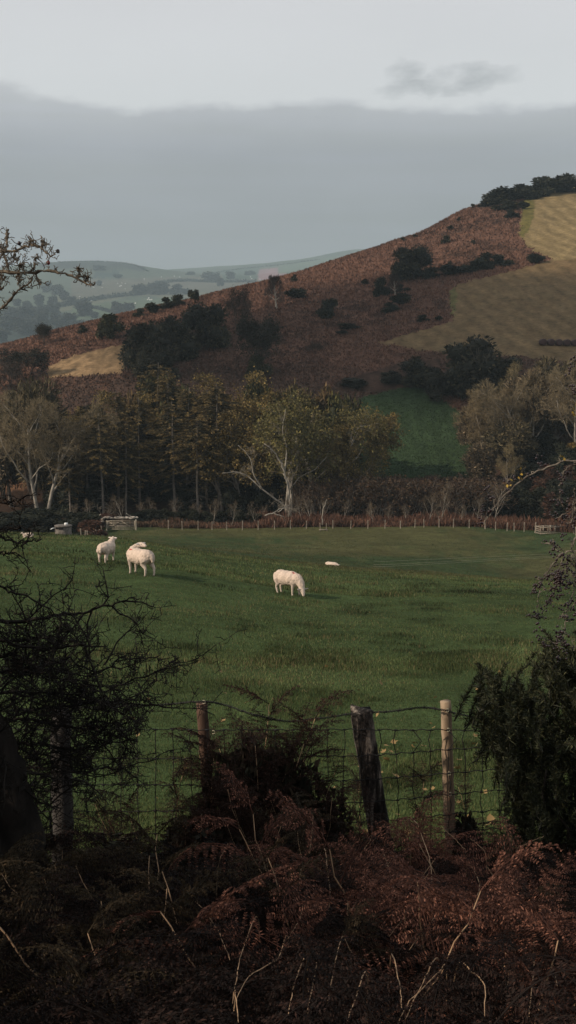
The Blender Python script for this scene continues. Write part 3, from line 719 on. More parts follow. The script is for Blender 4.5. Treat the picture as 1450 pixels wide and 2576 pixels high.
# ------------------------------------------------------------------ bushes and trees on the hill: centre, base and size measured in the drawing
def onhill(k, px, py, wpx, hpx, label, d0=182, d1=520, v=None, group=None, name=None):
    P = hit(px, py, d0, d1); s = ppm(P)
    return k.put(P + Vector((0, 0, -.1 - .14 * hpx / s)), label, group, None, (wpx / s * 1.12, wpx / s, hpx / s * 1.19), v, name)
K_GORSE = Kind([lambda i=i: bush(221 + i, 1500, .10, (.018, .020, .011), (.040, .036, .017), 10, trunk=False, name='gorse_bush') for i in range(3)])
K_GREEN = Kind([lambda: bush(231, 2600, .075, (.035, .036, .016), (.075, .062, .026), 13, name='green_bush')])
K_HB = Kind([lambda: bare_tree(241, 9, 1, 1.15, M_BPALE, (.060, .045, .036), None, 0, (10, 7, 6, 3), r=.34), lambda: bare_tree(243, 9, 2, 1.0, M_BDARK, (.055, .042, .034), ((.02, .02, .012), (.04, .032, .02)), 3, (9, 6, 5, 3)),
             lambda: bare_tree(245, 9, 3, 1.0, M_BDARK, (.07, .05, .04), ((.035, .026, .018), (.06, .042, .026)), 1, (8, 6, 5, 3))])
for px, py, w_, h, lb in ((520, 878, 120, 112, 'big dark evergreen tree, the right hand one of the dark clump on the hill'), (440, 905, 120, 105, 'big dark evergreen tree in the middle of the dark clump on the hill'),
                          (360, 940, 125, 125, 'big dark evergreen tree at the left end of the dark clump on the hill'), (410, 950, 130, 100, 'dark evergreen tree at the foot of the dark clump on the hill'),
                          (1035, 702, 104, 78, 'rounded dark holly alone on the upper hill, the largest there'), (1205, 985, 185, 135, 'broad dark dome shaped tree above the green paddock'),
                          (1105, 1000, 90, 62, 'dark tree at the upper corner of the green paddock'), (1055, 970, 110, 70, 'dark tree left of the dome shaped tree'), (1270, 960, 90, 60, 'dark tree right behind the dome shaped tree'),
                          (990, 962, 70, 30, 'low dark tree above the left corner of the paddock'), (890, 972, 80, 22, 'low dark bush behind the yellow leaved trees')):
    onhill(K_DOME, px, py, w_, h, lb, d1=480)
for px, py, w_, h, v, lb in ((600, 842, 72, 130, 2, 'brown bare tree right of the dark evergreen clump'), (648, 938, 140, 160, 1, 'dark twiggy tree on the hill behind the golden trees'), (697, 776, 62, 95, 0, 'bare tree with a bright white trunk alone on the red hillside'),
                             (996, 745, 46, 62, 0, 'small pale trunked bare tree below the largest lone holly'), (113, 866, 66, 58, 1, 'dark twiggy tree on the left skyline of the hill'), (68, 958, 120, 92, 1, 'broad dark twiggy tree at the left above the pale forked tree'),
                             (20, 990, 90, 90, 2, 'dark bare tree at the left edge of the hill'), (470, 905, 24, 40, 0, 'tiny white birch in front of the dark clump'), (795, 890, 40, 30, 2, 'small twiggy bush in the dark bracken above the ash trees')):
    P = hit(px, py, 182, 420); s = ppm(P); K_HB.put(P, lb, None, None, (w_ / s / 7.5, w_ / s / 7.5, h / s / 8.2), v)
K_GREEN.put(hit(277, 852, 182, 420), 'bushy green tree on the left slope above the pale yellow patch', None, None, (6.2, 6, 5.6))
onhill(K_GREEN, 650, 950, 60, 60, 'small green bush in front of the dark twiggy tree')
BL = [(350, 797, 34, 22, 'gorse at the lower end of the skyline row'), (385, 788, 46, 26, 'second gorse from the lower end of the skyline row'), (418, 778, 50, 30, 'middle gorse of the skyline row'), (452, 768, 46, 28, 'gorse right of the middle of the skyline row'),
      (487, 757, 36, 28, 'gorse at the upper end of the skyline row'), (207, 838, 36, 20, 'low gorse between the twiggy skyline tree and the bushy green tree'), (830, 797, 62, 46, 'round dark gorse in the middle of the red hillside'),
      (742, 752, 60, 26, 'low dark gorse beside the white trunked tree'), (742, 708, 24, 18, 'small gorse above the white trunked tree'), (965, 745, 52, 48, 'dark gorse left of the small pale trunked tree'), (1005, 768, 56, 30, 'low gorse under the small pale trunked tree'),
      (978, 785, 60, 24, 'low spreading gorse at the foot of the lone holly group'), (1090, 700, 60, 28, 'gorse touching the right side of the largest lone holly'), (1140, 692, 70, 26, 'gorse strip right of the largest lone holly'), (1222, 674, 76, 38, 'wide dark gorse halfway between the lone holly and the upper field'),
      (1262, 668, 60, 28, 'gorse next to the wide dark one'), (1352, 662, 50, 24, 'gorse at the tip of the upper field'), (1190, 682, 60, 26, 'gorse between the strip and the wide dark one'), (1068, 808, 38, 18, 'small gorse above the point of the lower field'), (1102, 808, 22, 14, 'smaller gorse beside the kink of the lower field'),
      (920, 714, 26, 13, 'low gorse alone on the lit red slope'), (1120, 612, 28, 21, 'round gorse near the skyline right of the lone holly'), (1132, 580, 18, 13, 'small gorse above the round one near the skyline'), (1157, 556, 18, 10, 'small gorse on the skyline above the round one'), (1190, 524, 16, 12, 'single gorse on the skyline below the hilltop hedge'),
      (1190, 614, 12, 11, 'tiny gorse in the open red bracken near the upper field'), (1133, 664, 12, 9, 'tiny gorse between the holly and the round gorse'), (1015, 607, 20, 11, 'low gorse on the skyline above the lone holly'), (1046, 598, 16, 9, 'tiny gorse on the skyline above the lone holly'), (832, 660, 14, 7, 'tiny gorse on the middle skyline'),
      (1272, 528, 70, 22, 'long gorse below the hilltop hedge'), (1320, 526, 34, 20, 'gorse beside the upper field below the hilltop hedge'), (1286, 548, 42, 20, 'lowest gorse of the three below the hilltop hedge'), (873, 826, 70, 14, 'flat dark gorse in the shaded bracken'), (858, 840, 36, 10, 'flat patch of gorse below the flat dark one'), (1010, 735, 40, 20, 'gorse between the holly and the pale trunked tree')]
for px, py, w_, h, lb in BL: onhill(K_GORSE, px, py, w_, h, 'dark ' + lb if not lb.startswith(('dark', 'round dark', 'low dark', 'wide dark', 'flat dark')) else lb)
for i, (px, py, w_, h) in enumerate([(1235, 511, 64, 28), (1275, 502, 70, 30), (1313, 494, 70, 32), (1352, 486, 70, 38), (1392, 480, 70, 38), (1432, 477, 70, 38), (1475, 474, 70, 38)]):
    onhill(K_GORSE, px, py + 6, w_ * 1.35, h * 1.15, ['lowest left bush of the hilltop hedge', 'second bush up in the hilltop hedge', 'third bush up in the hilltop hedge', 'middle bush of the hilltop hedge', 'bush right of the middle of the hilltop hedge', 'last bush of the hilltop hedge inside the picture', 'hilltop hedge bush cut by the right edge'][i] + ', dark against the sky', group='hilltop hedge bushes')
# ------------------------------------------------------------------ grass of the near pasture
M_GRASS = tinted('grass_blades', .7, .25, .6, .15, .15)
def blades(X, Y, h, wd, tint, rng, lean=.45):
    n = len(X); Z = gz(X, Y) - .008
    a = rng.uniform(0, 2 * PI, n); dx, dy = np.cos(a), np.sin(a)
    b = np.stack([X, Y, Z], 1); s = np.stack([dx, dy, np.zeros(n)], 1) * (wd / 2)[:, None]
    la = rng.uniform(0, 2 * PI, n); l = np.stack([np.cos(la), np.sin(la), np.zeros(n)], 1) * (h * rng.uniform(.1, 1, n) * lean)[:, None]
    up = np.array([0, 0, 1.0]) * h[:, None]
    V = np.stack([b - s, b + s, b + up * .55 + l * .35 + s * .6, b + up + l], 1).reshape(-1, 3)
    k = np.arange(n) * 4
    return V, np.concatenate([np.stack([k, k + 1, k + 2], 1), np.stack([k, k + 2, k + 3], 1)]), np.repeat(tint, 4, 0)
RANK = [(hit(x, y, 9, 60), r) for x, y, r in ((780, 1576, .75), (775, 1602, .4), (1270, 1618, .7), (700, 1668, .5), (800, 1662, .5), (330, 1560, .6), (1095, 1534, .6), (470, 1628, .5), (610, 1722, .45), (765, 1742, .5), (1010, 1700, .4), (880, 1540, .6), (560, 1480, .6), (1180, 1490, .7), (700, 1512, .6), (930, 1470, .7), (200, 1470, .6), (640, 1580, .4), (1000, 1600, .4), (830, 1760, .35), (690, 1855, .3), (1180, 1880, .3), (990, 1500, .6))]
mb = MB()
def pasture(n, d0, d1, h, wd, seed):
    rng = np.random.default_rng(seed)
    Y = np.exp(rng.uniform(math.log(d0), math.log(d1), n)); X = rng.uniform(-.30, .30, n) * Y
    P = np.stack([X, Y, np.zeros(n)], 1)
    c1 = fbm(P, .35, 3, 61); c2 = fbm(P * np.array([1, .7, 1]), 1.1, 3, 62)
    tuft = np.clip((c2 + .5 * c1 - .32) * 4, 0, 1)
    for q, rx in RANK: tuft = np.maximum(tuft, np.clip(2.2 * np.exp(-((X - q.x) / rx) ** 2 - ((Y - q.y) / (rx * .8)) ** 2) * (1 + .6 * c2), 0, 1.5))                      # rank tufts
    dry = (rng.uniform(0, 1, n) < .04 + .28 * np.clip(c1 * 1.5 - .15, 0, 1) * (Y > 18) + .12 * np.exp(-((Y - 29) / 2.5) ** 2) * (X < 3))
    hh = h * (1 + .35 * c1 + 0.7 * tuft) * rng.uniform(.5, 1.35, n)
    t = np.array(GRASS) * (1.33 + .7 * c1[:, None] - .50 * tuft[:, None]).clip(.35, 3) * (1 + .3 * rng.normal(size=(n, 1))).clip(.4, 2)
    t[:, 0] *= 1 + .35 * rng.uniform(0, 1, n); t[dry] = np.array([.17, .135, .065]) * rng.uniform(.5, 1.3, (dry.sum(), 1))
    mb.add(*[q for q in blades(X, Y, hh, wd * rng.uniform(.6, 1.3, n), t, rng)])
pasture(170000, 8.5, 13, .036, .006, 1); pasture(160000, 12.5, 22, .036, .008, 2); pasture(130000, 20, 40, .042, .013, 3); pasture(90000, 36, 75, .06, .025, 4)
tag(mb.build('pasture_grass', M_GRASS), kind='stuff')
mb = MB(); rng = np.random.default_rng(9); n = 70000
Y = rng.uniform(60, 152, n); X = rng.uniform(-.30, .30, n) * Y; P = np.stack([X, Y, np.zeros(n)], 1)
c1 = fbm(P, .09, 3, 71)[:, None]; t = lerp(np.array([.045, .064, .025]), np.array([.086, .082, .034]), np.clip(.45 + c1 * 1.3 + .25 * rng.normal(size=(n, 1)), 0, 1))
mb.add(*blades(X, Y, rng.uniform(.05, .14, n), rng.uniform(.03, .07, n), t, rng)); tag(mb.build('rough_grass', M_GRASS), kind='stuff')
# ------------------------------------------------------------------ bracken over the hill, undergrowth along the far fence
def cards(mb, X, Y, h, wd, tint, rng, lean=.35):
    n = len(X); C = np.stack([X, Y, gz(X, Y) - .1], 1)
    D = np.stack([rng.normal(0, lean, n), rng.normal(0, lean, n), np.ones(n)], 1)
    mb.kites(C, D, wd, h, tint, rng)
brk = hill.copy()
for f in FIELDS: brk &= ~f
iy, jx_ = np.where(brk & (YY < 500) & (SX > -70) & (SX < 1520))
rng = np.random.default_rng(21)
k = rng.integers(0, len(iy), 170000); a_ = XG[iy[k], jx_[k]] + rng.normal(0, .3, len(k)); b_ = YY[iy[k], jx_[k]] + rng.uniform(-.5, .5, len(k))
mb = MB(); bt = GC[iy[k], jx_[k]] * (1.05 + .22 * rng.normal(size=(len(k), 1))).clip(.4, 1.8)
cards(mb, a_, b_, rng.uniform(.35, .85, len(k)) * np.clip(b_ / 300, .6, 1.3), rng.uniform(.2, .45, len(k)), bt, rng, .6)
tag(mb.build('hill_bracken', M_LEAF), kind='stuff')
mb = MB(); pk = FIELDS[PADDOCK]; iy2, jx2 = np.where(pk); k = rng.integers(0, len(iy2), 16000); a_ = XG[iy2[k], jx2[k]] + rng.normal(0, .3, len(k)); b_ = YY[iy2[k], jx2[k]] + rng.uniform(-.5, .5, len(k))
cards(mb, a_, b_, rng.uniform(.15, .35, len(k)), rng.uniform(.08, .2, len(k)), np.array([.036, .058, .024]) * (1 + .3 * rng.normal(size=(len(k), 1))).clip(.4, 1.8), rng, .5); tag(mb.build('paddock_grass', M_GRASS), kind='stuff')
mb = MB(); n = 26000
px = rng.uniform(-40, 1500, n); d = np.interp(px, [1200, 1350, 1500], [151, 147, 136.5]) + rng.uniform(0, 1, n) ** 1.4 * 8
X = (px - 725) / F * d / float(den(1310)); hgt = (.75 + .5 * fbm(np.stack([X, d, d * 0], 1), .3, 2, 5)) * rng.uniform(.5, 1.25, n) * np.where(px > 640, 1.35, .9)
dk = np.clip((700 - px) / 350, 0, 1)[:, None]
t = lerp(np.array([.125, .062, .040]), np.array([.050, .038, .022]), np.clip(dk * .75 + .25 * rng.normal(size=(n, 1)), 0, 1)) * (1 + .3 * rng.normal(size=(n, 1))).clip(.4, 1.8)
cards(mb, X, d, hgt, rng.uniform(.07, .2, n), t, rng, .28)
tag(mb.build('fence_undergrowth', M_LEAF), kind='stuff')
# ------------------------------------------------------------------ the far side of the valley: trees, hedges and sheep in the haze
K_FAR = Kind([lambda i=i: bush(301 + i, 900, .13, (.030, .036, .026), (.055, .055, .035), 12, name='distant_tree', trunk=False, cat='tree') for i in range(3)])
FT = [(352, 743, 44, 26), (385, 741, 40, 24), (412, 741, 44, 27), (445, 741, 40, 24), (470, 741, 24, 12), (205, 796, 56, 34), (296, 790, 40, 28), (322, 792, 44, 26), (95, 770, 34, 26), (120, 735, 34, 24), (148, 742, 34, 22), (165, 756, 34, 20), (134, 766, 30, 20), (182, 762, 26, 14),
      (252, 719, 18, 12), (530, 706, 50, 20), (580, 702, 30, 16), (555, 720, 24, 18), (630, 692, 30, 10), (70, 778, 26, 18), (240, 800, 30, 14), (30, 800, 50, 26), (70, 806, 56, 30), (105, 812, 50, 30), (20, 830, 60, 34), (62, 842, 60, 34), (108, 846, 60, 36), (145, 826, 50, 34), (178, 822, 44, 30),
      (160, 850, 50, 30), (205, 832, 50, 24), (236, 826, 40, 20), (5, 860, 60, 30), (480, 692, 30, 8), (250, 680, 40, 10), (300, 700, 30, 8), (265, 828, 30, 14), (130, 790, 40, 20), (40, 770, 30, 16)]
for i, (px, py, w_, h) in enumerate(FT):
    P = hit(px, py, 900, 3400 * FS); s = ppm(P)
    wood = py > 797 and px < 250
    lb = 'hazy blue grey tree in the far wood at the left behind the hill' if wood else 'hazy blue grey tree standing by the far fields'
    K_FAR.put(P, lb, 'trees of the far wood' if wood else 'trees by the far fields', None, (w_ / s * 1.1, w_ / s, h / s * 1.15))
M_HEDGE = tinted('hedge', .9, .3, .3)
for lb, pts, wpx in (('long hazy hedge between the two middle far fields', [(186, 764), (250, 753), (330, 744), (400, 736), (470, 736)], 7), ('lower left hazy hedge running to the far wood', [(70, 786), (130, 776), (186, 765)], 7), ('short hazy hedge slanting down between far fields', [(235, 775), (290, 788), (330, 800)], 5),
                     ('upper hazy hedge below the far trees', [(390, 715), (460, 708), (540, 711), (640, 710)], 5), ('thin hedge line high on the far right hill', [(520, 690), (600, 678), (700, 668), (800, 654)], 2.2), ('thin hedge line on the brow of the far hill', [(150, 661), (250, 659), (330, 666), (372, 683)], 2.5)):
    mb = MB(); rng = np.random.default_rng(len(lb)); C = []
    Q = smooth_line(np.array(pts), 60)
    W3 = [hit(x, y, 900, 3500 * FS) for x, y in Q]
    for P in W3:
        s = wpx / ppm(P); c = np.array(P)[None] + rng.normal(0, 1, (26, 3)) * np.array([s * .9, s * .6, s * .1]) + np.array([0, 0, 1]) * rng.uniform(0, s, (26, 1)); C.append((c, s))
    cc = np.concatenate([c for c, s in C]); ss = np.repeat([s for c, s in C], 26)
    mb.kites(cc, rng.normal(size=cc.shape), ss * .7, ss * .9, jit(rng, len(cc), (.030, .038, .026), .25), rng)
    tag(mb.build('hedge', M_HEDGE), lb, 'hedge')
M_FS, nt, b = mat_new('far_fleece'); b.inputs['Base Color'].default_value = (.8, .8, .78, 1); b.inputs['Roughness'].default_value = .9
fs = None; rng = np.random.default_rng(77)
spots = [(rng.uniform(215, 330), rng.uniform(712, 728)) for _ in range(14)] + [(rng.uniform(180, 420), rng.uniform(747, 765)) for _ in range(9)] + [(rng.uniform(370, 480), rng.uniform(752, 760)) for _ in range(4)] + [(rng.uniform(345, 470), rng.uniform(695, 708)) for _ in range(5)] + [(rng.uniform(540, 660), rng.uniform(694, 706)) for _ in range(6)]
for px, py in spots:
    P = hit(px, py, 900, 3400 * FS)
    if fs is None:
        v = ico(2)[0]; mb = MB(); mb.add(v * np.array([1.0, .5, .55]) + np.array([0, 0, .9]), ico(2)[1]); mb.add(v * .3 + np.array([1.05, 0, 1.1]), ico(2)[1])
        for sx in (-.6, .6):
            for sy in (-.25, .25): mb.box((sx, sy, .25), (.16, .16, .6))
        fs = mb.build('distant_sheep', M_FS, None, True, P); fs.scale = (1.7,) * 3
        tag(fs, 'white speck of a sheep grazing on the hazy far fields', 'sheep', 'sheep on the far fields')
    else: dup(fs, P, None, 'sheep on the far fields', rnd.uniform(0, 6), 1.7)
# ------------------------------------------------------------------ sheep
M_FLEECE = tinted('fleece', .95, .10, 14, 0, .05)
M_EAR = tinted('sheep_skin', .8, .1, 20, .1)
def wool_bump():
    nt = M_FLEECE.node_tree; b = nt.nodes['Principled BSDF']
    tc = node(nt, 'ShaderNodeTexCoord'); bump(nt, b, noise(nt, 45, 4, .7, tc.outputs['Object']), .7, .02)
wool_bump()
WOOL = (.62, .49, .395); SKIN = (.62, .50, .41)
def ball(mb, c, r): v, f = ico(3); mb.add(v * np.array(r) + np.array(c), f)
def limb(mb, chain):
    """chain of (point, radius) grown as overlapping tapered segments"""
    for (a, ra), (b_, rb) in zip(chain[:-1], chain[1:]):
        a = np.array(a, float); b_ = np.array(b_, float); t = np.linspace(0, 1, 6)[:, None]
        mb.tubes([(a + (b_ - a) * t, ra + (rb - ra) * t[:, 0])], 12); v, f = ico(2); mb.add(v * ra + a, f)
    v, f = ico(2); mb.add(v * chain[-1][1] + np.array(chain[-1][0]), f)
def legs_stand(dx=(0, 0, 0, 0)):
    L = []
    for i, sy in enumerate((1, -1)):
        L.append([((.30 + 0, sy * .12, .46), .10), ((.31 + dx[i] * .4, sy * .125, .33), .062), ((.31 + dx[i] * .8, sy * .12, .22), .042), ((.31 + dx[i], sy * .12, .07), .029), ((.33 + dx[i], sy * .12, .018), .036)])
    for i, sy in enumerate((1, -1)):
        e = dx[2 + i]
        L.append([((-.40, sy * .13, .50), .14), ((-.36 + e * .3, sy * .145, .37), .088), ((-.47 + e * .7, sy * .135, .24), .044), ((-.45 + e, sy * .13, .07), .030), ((-.43 + e, sy * .13, .018), .037)])
    return L
def sheep(name, P, heading, label, legs, neck, head, nose, fat=1.0, red=None, lying=False, sc=1.0, droop=0.0, ears=True):
    """neck: list of points with radius; head, nose: points; heading: turn about the vertical, 0 looks along +X"""
    root = empty(name, P, label, 'sheep', None, heading, sc)
    mb = MB(); z0 = -.24 if lying else 0
    ball(mb, (-.36, 0, .575 + z0), (.245, .235 * fat, .225)); ball(mb, (-.10, 0, .54 + z0), (.36, .27 * fat, .255)); ball(mb, (.12, 0, .55 + z0), (.30, .25 * fat, .245)); ball(mb, (.32, 0, .56 + z0 - droop * .3), (.20, .205 * fat, .225))
    ball(mb, (-.52, 0, .60 + z0), (.10, .15, .13))
    limb(mb, [((-.56, 0, .66 + z0), .055), ((-.63, 0, .56 + z0), .045), ((-.64, 0, .45 + z0), .035)])          # tail
    for l in legs: limb(mb, l)
    limb(mb, neck + [(head, .085)])
    h = np.array(head, float); nz = np.array(nose, float); d = unit(nz - h)
    limb(mb, [(h, .088), (h + (nz - h) * .45, .072), (nz, .046)])
    sd_ = unit(np.cross(d, [0, 0, 1])); upv = np.cross(sd_, d)
    o = mb.build('body', M_FLEECE, root, True)
    md = o.modifiers.new('remesh', 'REMESH'); md.mode = 'VOXEL'; md.voxel_size = .014; md.use_smooth_shade = True
    ms = o.modifiers.new('smooth', 'SMOOTH'); ms.factor = .6; ms.iterations = 5
    dg = bpy.context.evaluated_depsgraph_get(); me = bpy.data.meshes.new_from_object(o.evaluated_get(dg)); o.modifiers.clear(); o.data = me
    n = len(me.vertices); co = np.zeros(n * 3, np.float32); me.vertices.foreach_get('co', co); co = co.reshape(-1, 3).astype(float)
    no = np.zeros(n * 3, np.float32); me.vertices.foreach_get('normal', no); no = no.reshape(-1, 3)
    woolly = np.clip((co[:, 2] - (.30 + z0)) / .1, 0, 1) * np.clip((np.linalg.norm(co - (h * .6 + nz * .4), axis=1) - .15) / .06, 0, 1)
    co += no * ((.012 * fbm(co, 16, 3, 5) + .010 * vnoise(co, 5, 2)) * woolly)[:, None]
    me.vertices.foreach_set('co', co.astype(np.float32).ravel())
    t = np.array(SKIN) + (np.array(WOOL) - np.array(SKIN)) * woolly[:, None]
    t = t * (1 + .10 * fbm(co, 6, 3, 8)[:, None])
    shade_grub = np.clip((.52 + z0 - co[:, 2]) / .2, 0, 1)[:, None] * woolly[:, None] * (.75 + .5 * fbm(co, 9, 2, 4)[:, None]); t = t * (1 - .25 * shade_grub)  # underside darkened: grime plus belly shade put into the fleece colour
    mud = np.clip(1 - np.linalg.norm((co - np.array([-.56, 0, .46 + z0])) / np.array([.10, .09, .16]), axis=1), 0, 1)[:, None]
    t = t * (1 - mud) + np.array([.22, .15, .11]) * mud
    if red is not None:
        rm = np.clip(1.6 - 1.6 * np.linalg.norm((co - np.array(red)) / np.array([.10, .035, .08]), axis=1) + .5 * fbm(co, 30, 2, 3), 0, .9)[:, None]
        t = t * (1 - rm) + np.array([.42, .03, .035]) * rm
    hoofm = (co[:, 2] < .035) & (not lying); t[hoofm] = (.30, .25, .2)
    at = me.color_attributes.get('tint') or me.color_attributes.new('tint', 'FLOAT_COLOR', 'POINT')
    c = np.ones((n, 4), np.float32); c[:, :3] = t; at.data.foreach_set('color', c.ravel())
    if not me.materials: me.materials.append(M_FLEECE)
    me.update()
    if ears:
        for s in (1, -1):
            e = MB(); v, f = ico(2); q = v * np.array([.075, .030, .012]); q[:, 1] *= 1 - .5 * np.clip(v[:, 0], 0, 1)
            M = np.stack([unit(sd_ * s + np.array([0, 0, .05]) - d * .1), unit(upv - d * .4), np.cross(unit(sd_ * s), unit(upv))], 1)
            e.add(q @ M.T + h + sd_ * s * .135 + upv * .03 - d * .02, f, (.80, .70, .64)); e.build('ear', M_EAR, root, True)
            y = MB(); y.add(v * .013 + h + (nz - h) * .36 + sd_ * s * .066 + upv * .028, f, (.01, .008, .006)); y.build('eye', M_EAR, root, True)
    return root
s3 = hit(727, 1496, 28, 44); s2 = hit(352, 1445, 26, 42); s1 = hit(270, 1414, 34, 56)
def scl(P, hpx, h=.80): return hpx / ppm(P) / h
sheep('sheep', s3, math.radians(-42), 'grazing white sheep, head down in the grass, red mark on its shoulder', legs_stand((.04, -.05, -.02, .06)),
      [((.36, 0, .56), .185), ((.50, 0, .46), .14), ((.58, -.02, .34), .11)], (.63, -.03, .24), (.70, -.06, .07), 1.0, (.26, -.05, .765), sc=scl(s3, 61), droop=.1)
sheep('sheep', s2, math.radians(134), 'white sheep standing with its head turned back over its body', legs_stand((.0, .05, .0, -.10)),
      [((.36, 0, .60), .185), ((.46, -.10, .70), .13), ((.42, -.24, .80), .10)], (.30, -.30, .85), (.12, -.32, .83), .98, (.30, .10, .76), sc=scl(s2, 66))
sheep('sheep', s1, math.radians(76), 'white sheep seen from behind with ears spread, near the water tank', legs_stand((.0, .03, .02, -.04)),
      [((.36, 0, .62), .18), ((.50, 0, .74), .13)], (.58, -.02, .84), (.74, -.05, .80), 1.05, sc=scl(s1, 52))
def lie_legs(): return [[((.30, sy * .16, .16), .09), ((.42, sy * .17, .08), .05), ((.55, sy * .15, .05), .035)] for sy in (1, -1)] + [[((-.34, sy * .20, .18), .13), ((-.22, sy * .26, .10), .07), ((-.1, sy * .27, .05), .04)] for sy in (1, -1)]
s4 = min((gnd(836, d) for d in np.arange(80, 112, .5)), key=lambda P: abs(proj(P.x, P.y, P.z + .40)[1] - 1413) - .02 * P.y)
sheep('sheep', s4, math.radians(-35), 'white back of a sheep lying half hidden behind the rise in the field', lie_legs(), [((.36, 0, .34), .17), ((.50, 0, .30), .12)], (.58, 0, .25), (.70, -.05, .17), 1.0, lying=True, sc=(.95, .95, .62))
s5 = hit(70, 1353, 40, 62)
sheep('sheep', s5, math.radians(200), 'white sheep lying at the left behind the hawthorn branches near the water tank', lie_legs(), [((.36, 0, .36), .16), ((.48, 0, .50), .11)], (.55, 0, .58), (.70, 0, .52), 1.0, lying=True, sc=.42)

# ------------------------------------------------------------------ far fence, stile, rack, gate, tank, bales
M_WOOD = bark('weathered_wood', (.15, .125, .095), (.38, .32, .25), 6, .15)
M_WIRE, nt, b = mat_new('galvanised_wire'); b.inputs['Base Color'].default_value = (.022, .02, .019, 1); b.inputs['Metallic'].default_value = .0; b.inputs['Roughness'].default_value = .6
M_PWIRE, nt, b = mat_new('bright_wire'); b.inputs['Base Color'].default_value = (.42, .38, .26, 1); b.inputs['Roughness'].default_value = .5
def post_mesh(h, r, rng, lean=(0, 0), sides=8, taper=.9, rough=.06, n=9, square=False, chop=.0):
    mb = MB(); z = np.linspace(-.25, h, n); t = (z + .25) / (h + .25)
    P = np.stack([lean[0] * z, lean[1] * z, z], 1) + rng.normal(0, r * .05, (n, 3)) * [1, 1, 0]
    rr = r * (1 - (1 - taper) * t)
    mb.tubes([(P, rr)], sides); V = mb.V[0]
    ang = np.arctan2(V[:, 1] - lean[1] * V[:, 2], V[:, 0] - lean[0] * V[:, 2])
    k = 1 + rough * vnoise(np.stack([np.cos(ang) * 2, np.sin(ang) * 2, V[:, 2] * 1.5], 1), 1.3, int(rng.integers(99)))
    if square: k *= 1.13 / np.maximum(np.abs(np.cos(ang)), np.abs(np.sin(ang))) ** .8 * .88
    c = np.repeat(P, sides, 0); V2 = c + (V - c) * k[:, None]
    top = np.repeat(np.arange(n), sides) == n - 1
    V2[top, 2] += rng.normal(0, chop, top.sum()) if chop else 0
    mb.V[0] = V2; return mb
FP = [424, 459, 499, 534, 571, 610, 650, 691, 731, 771, 838, 883, 926, 969, 1008, 1044, 1067, 1105, 1141, 1181, 1221, 1247, 1276, 1294, 1319, 1347]
rng = np.random.default_rng(31)
def fdist(px): return float(np.interp(px, [1200, 1350, 1500], [149.4, 145, 134]))
base = gnd(424, 149.4)
fr = empty('fence', base, 'long far fence of thin pale stakes and wire along the edge of the wood', 'fence'); tops = []
for px in FP + [1449, 1475]:
    P = gnd(px, fdist(px)); h = rng.uniform(.95, 1.2)
    post_mesh(h, .062 if px not in (1008, 1221, 1347) else .085, rng, rng.normal(0, .03, 2), 6, .95).build('post', M_WOOD, fr, True, P - base); tops.append(np.array(P - base) + [0, 0, h])
mb = MB(); tops = np.array(tops)
for dz in (.1, .35, .6): mb.tubes([(tops - [0, .07, dz], np.full(len(tops), .006))], 3)
mb.build('wire', M_WIRE, fr)
sf = [(258, 143, 1.1), (251, 137, 1.1), (243, 130, 1.2), (235, 122, 1.1), (228, 115, 1.0), (222, 109, 1.0), (214, 104, .9), (206, 99, .9)]
base = gnd(258, 143); fr = empty('fence', base, 'short run of crooked stakes coming down from the field gate', 'fence'); tops = []
for px, d, h in sf:
    P = gnd(px, d); post_mesh(h, .055, rng, rng.normal(0, .08, 2), 6).build('post', M_WOOD, fr, True, P - base); tops.append(np.array(P - base) + [0, 0, h * .8])
mb = MB(); mb.tubes([(np.array(tops), np.full(len(tops), .006))], 3); mb.build('wire', M_WIRE, fr)
# stile
P = gnd(814, 147.5); st = empty('stile', P, 'low wooden stile step between two pale posts in the far fence', 'stile')
for x, h in ((-.38, 1.0), (.38, .95)): post_mesh(h, .06, rng, (rng.normal(0, .02), 0), 6).build('post', M_WOOD, st, True, (x, .1, 0))
mb = MB(); mb.box((0, -.12, .18), (1.15, .28, .06)); mb.box((-.45, -.12, .05), (.08, .2, .24)); mb.box((.45, -.12, .05), (.08, .2, .24)); mb.build('step', M_WOOD, st)
# feed rack
P = hit(1385, 1342, 110, 146); rk = empty('feed_rack', P, 'open wooden feed rack of weathered rails by the far fence at the right', 'feeder', None, math.radians(18))
L_, Wd, Hh = 3.3, 1.1, .95
for x in (-L_ / 2, -L_ / 2 + 1.0, .3, L_ / 2):
    for y in (-Wd / 2, Wd / 2): mb = MB(); mb.box((x, y, Hh / 2), (.10, .10, Hh)); mb.build('leg', M_WOOD, rk)
for y in (-Wd / 2 - .07, Wd / 2 + .07):
    for z in (.12, .85): mb = MB(); mb.box((0, y, z), (L_ + .3, .05, .12)); mb.build('rail', M_WOOD, rk)
for z in (.12, .40, .62, .87): mb = MB(); mb.box((-L_ / 2 - .07, 0, z), (.05, Wd, .09)); mb.build('end_rail', M_WOOD, rk)
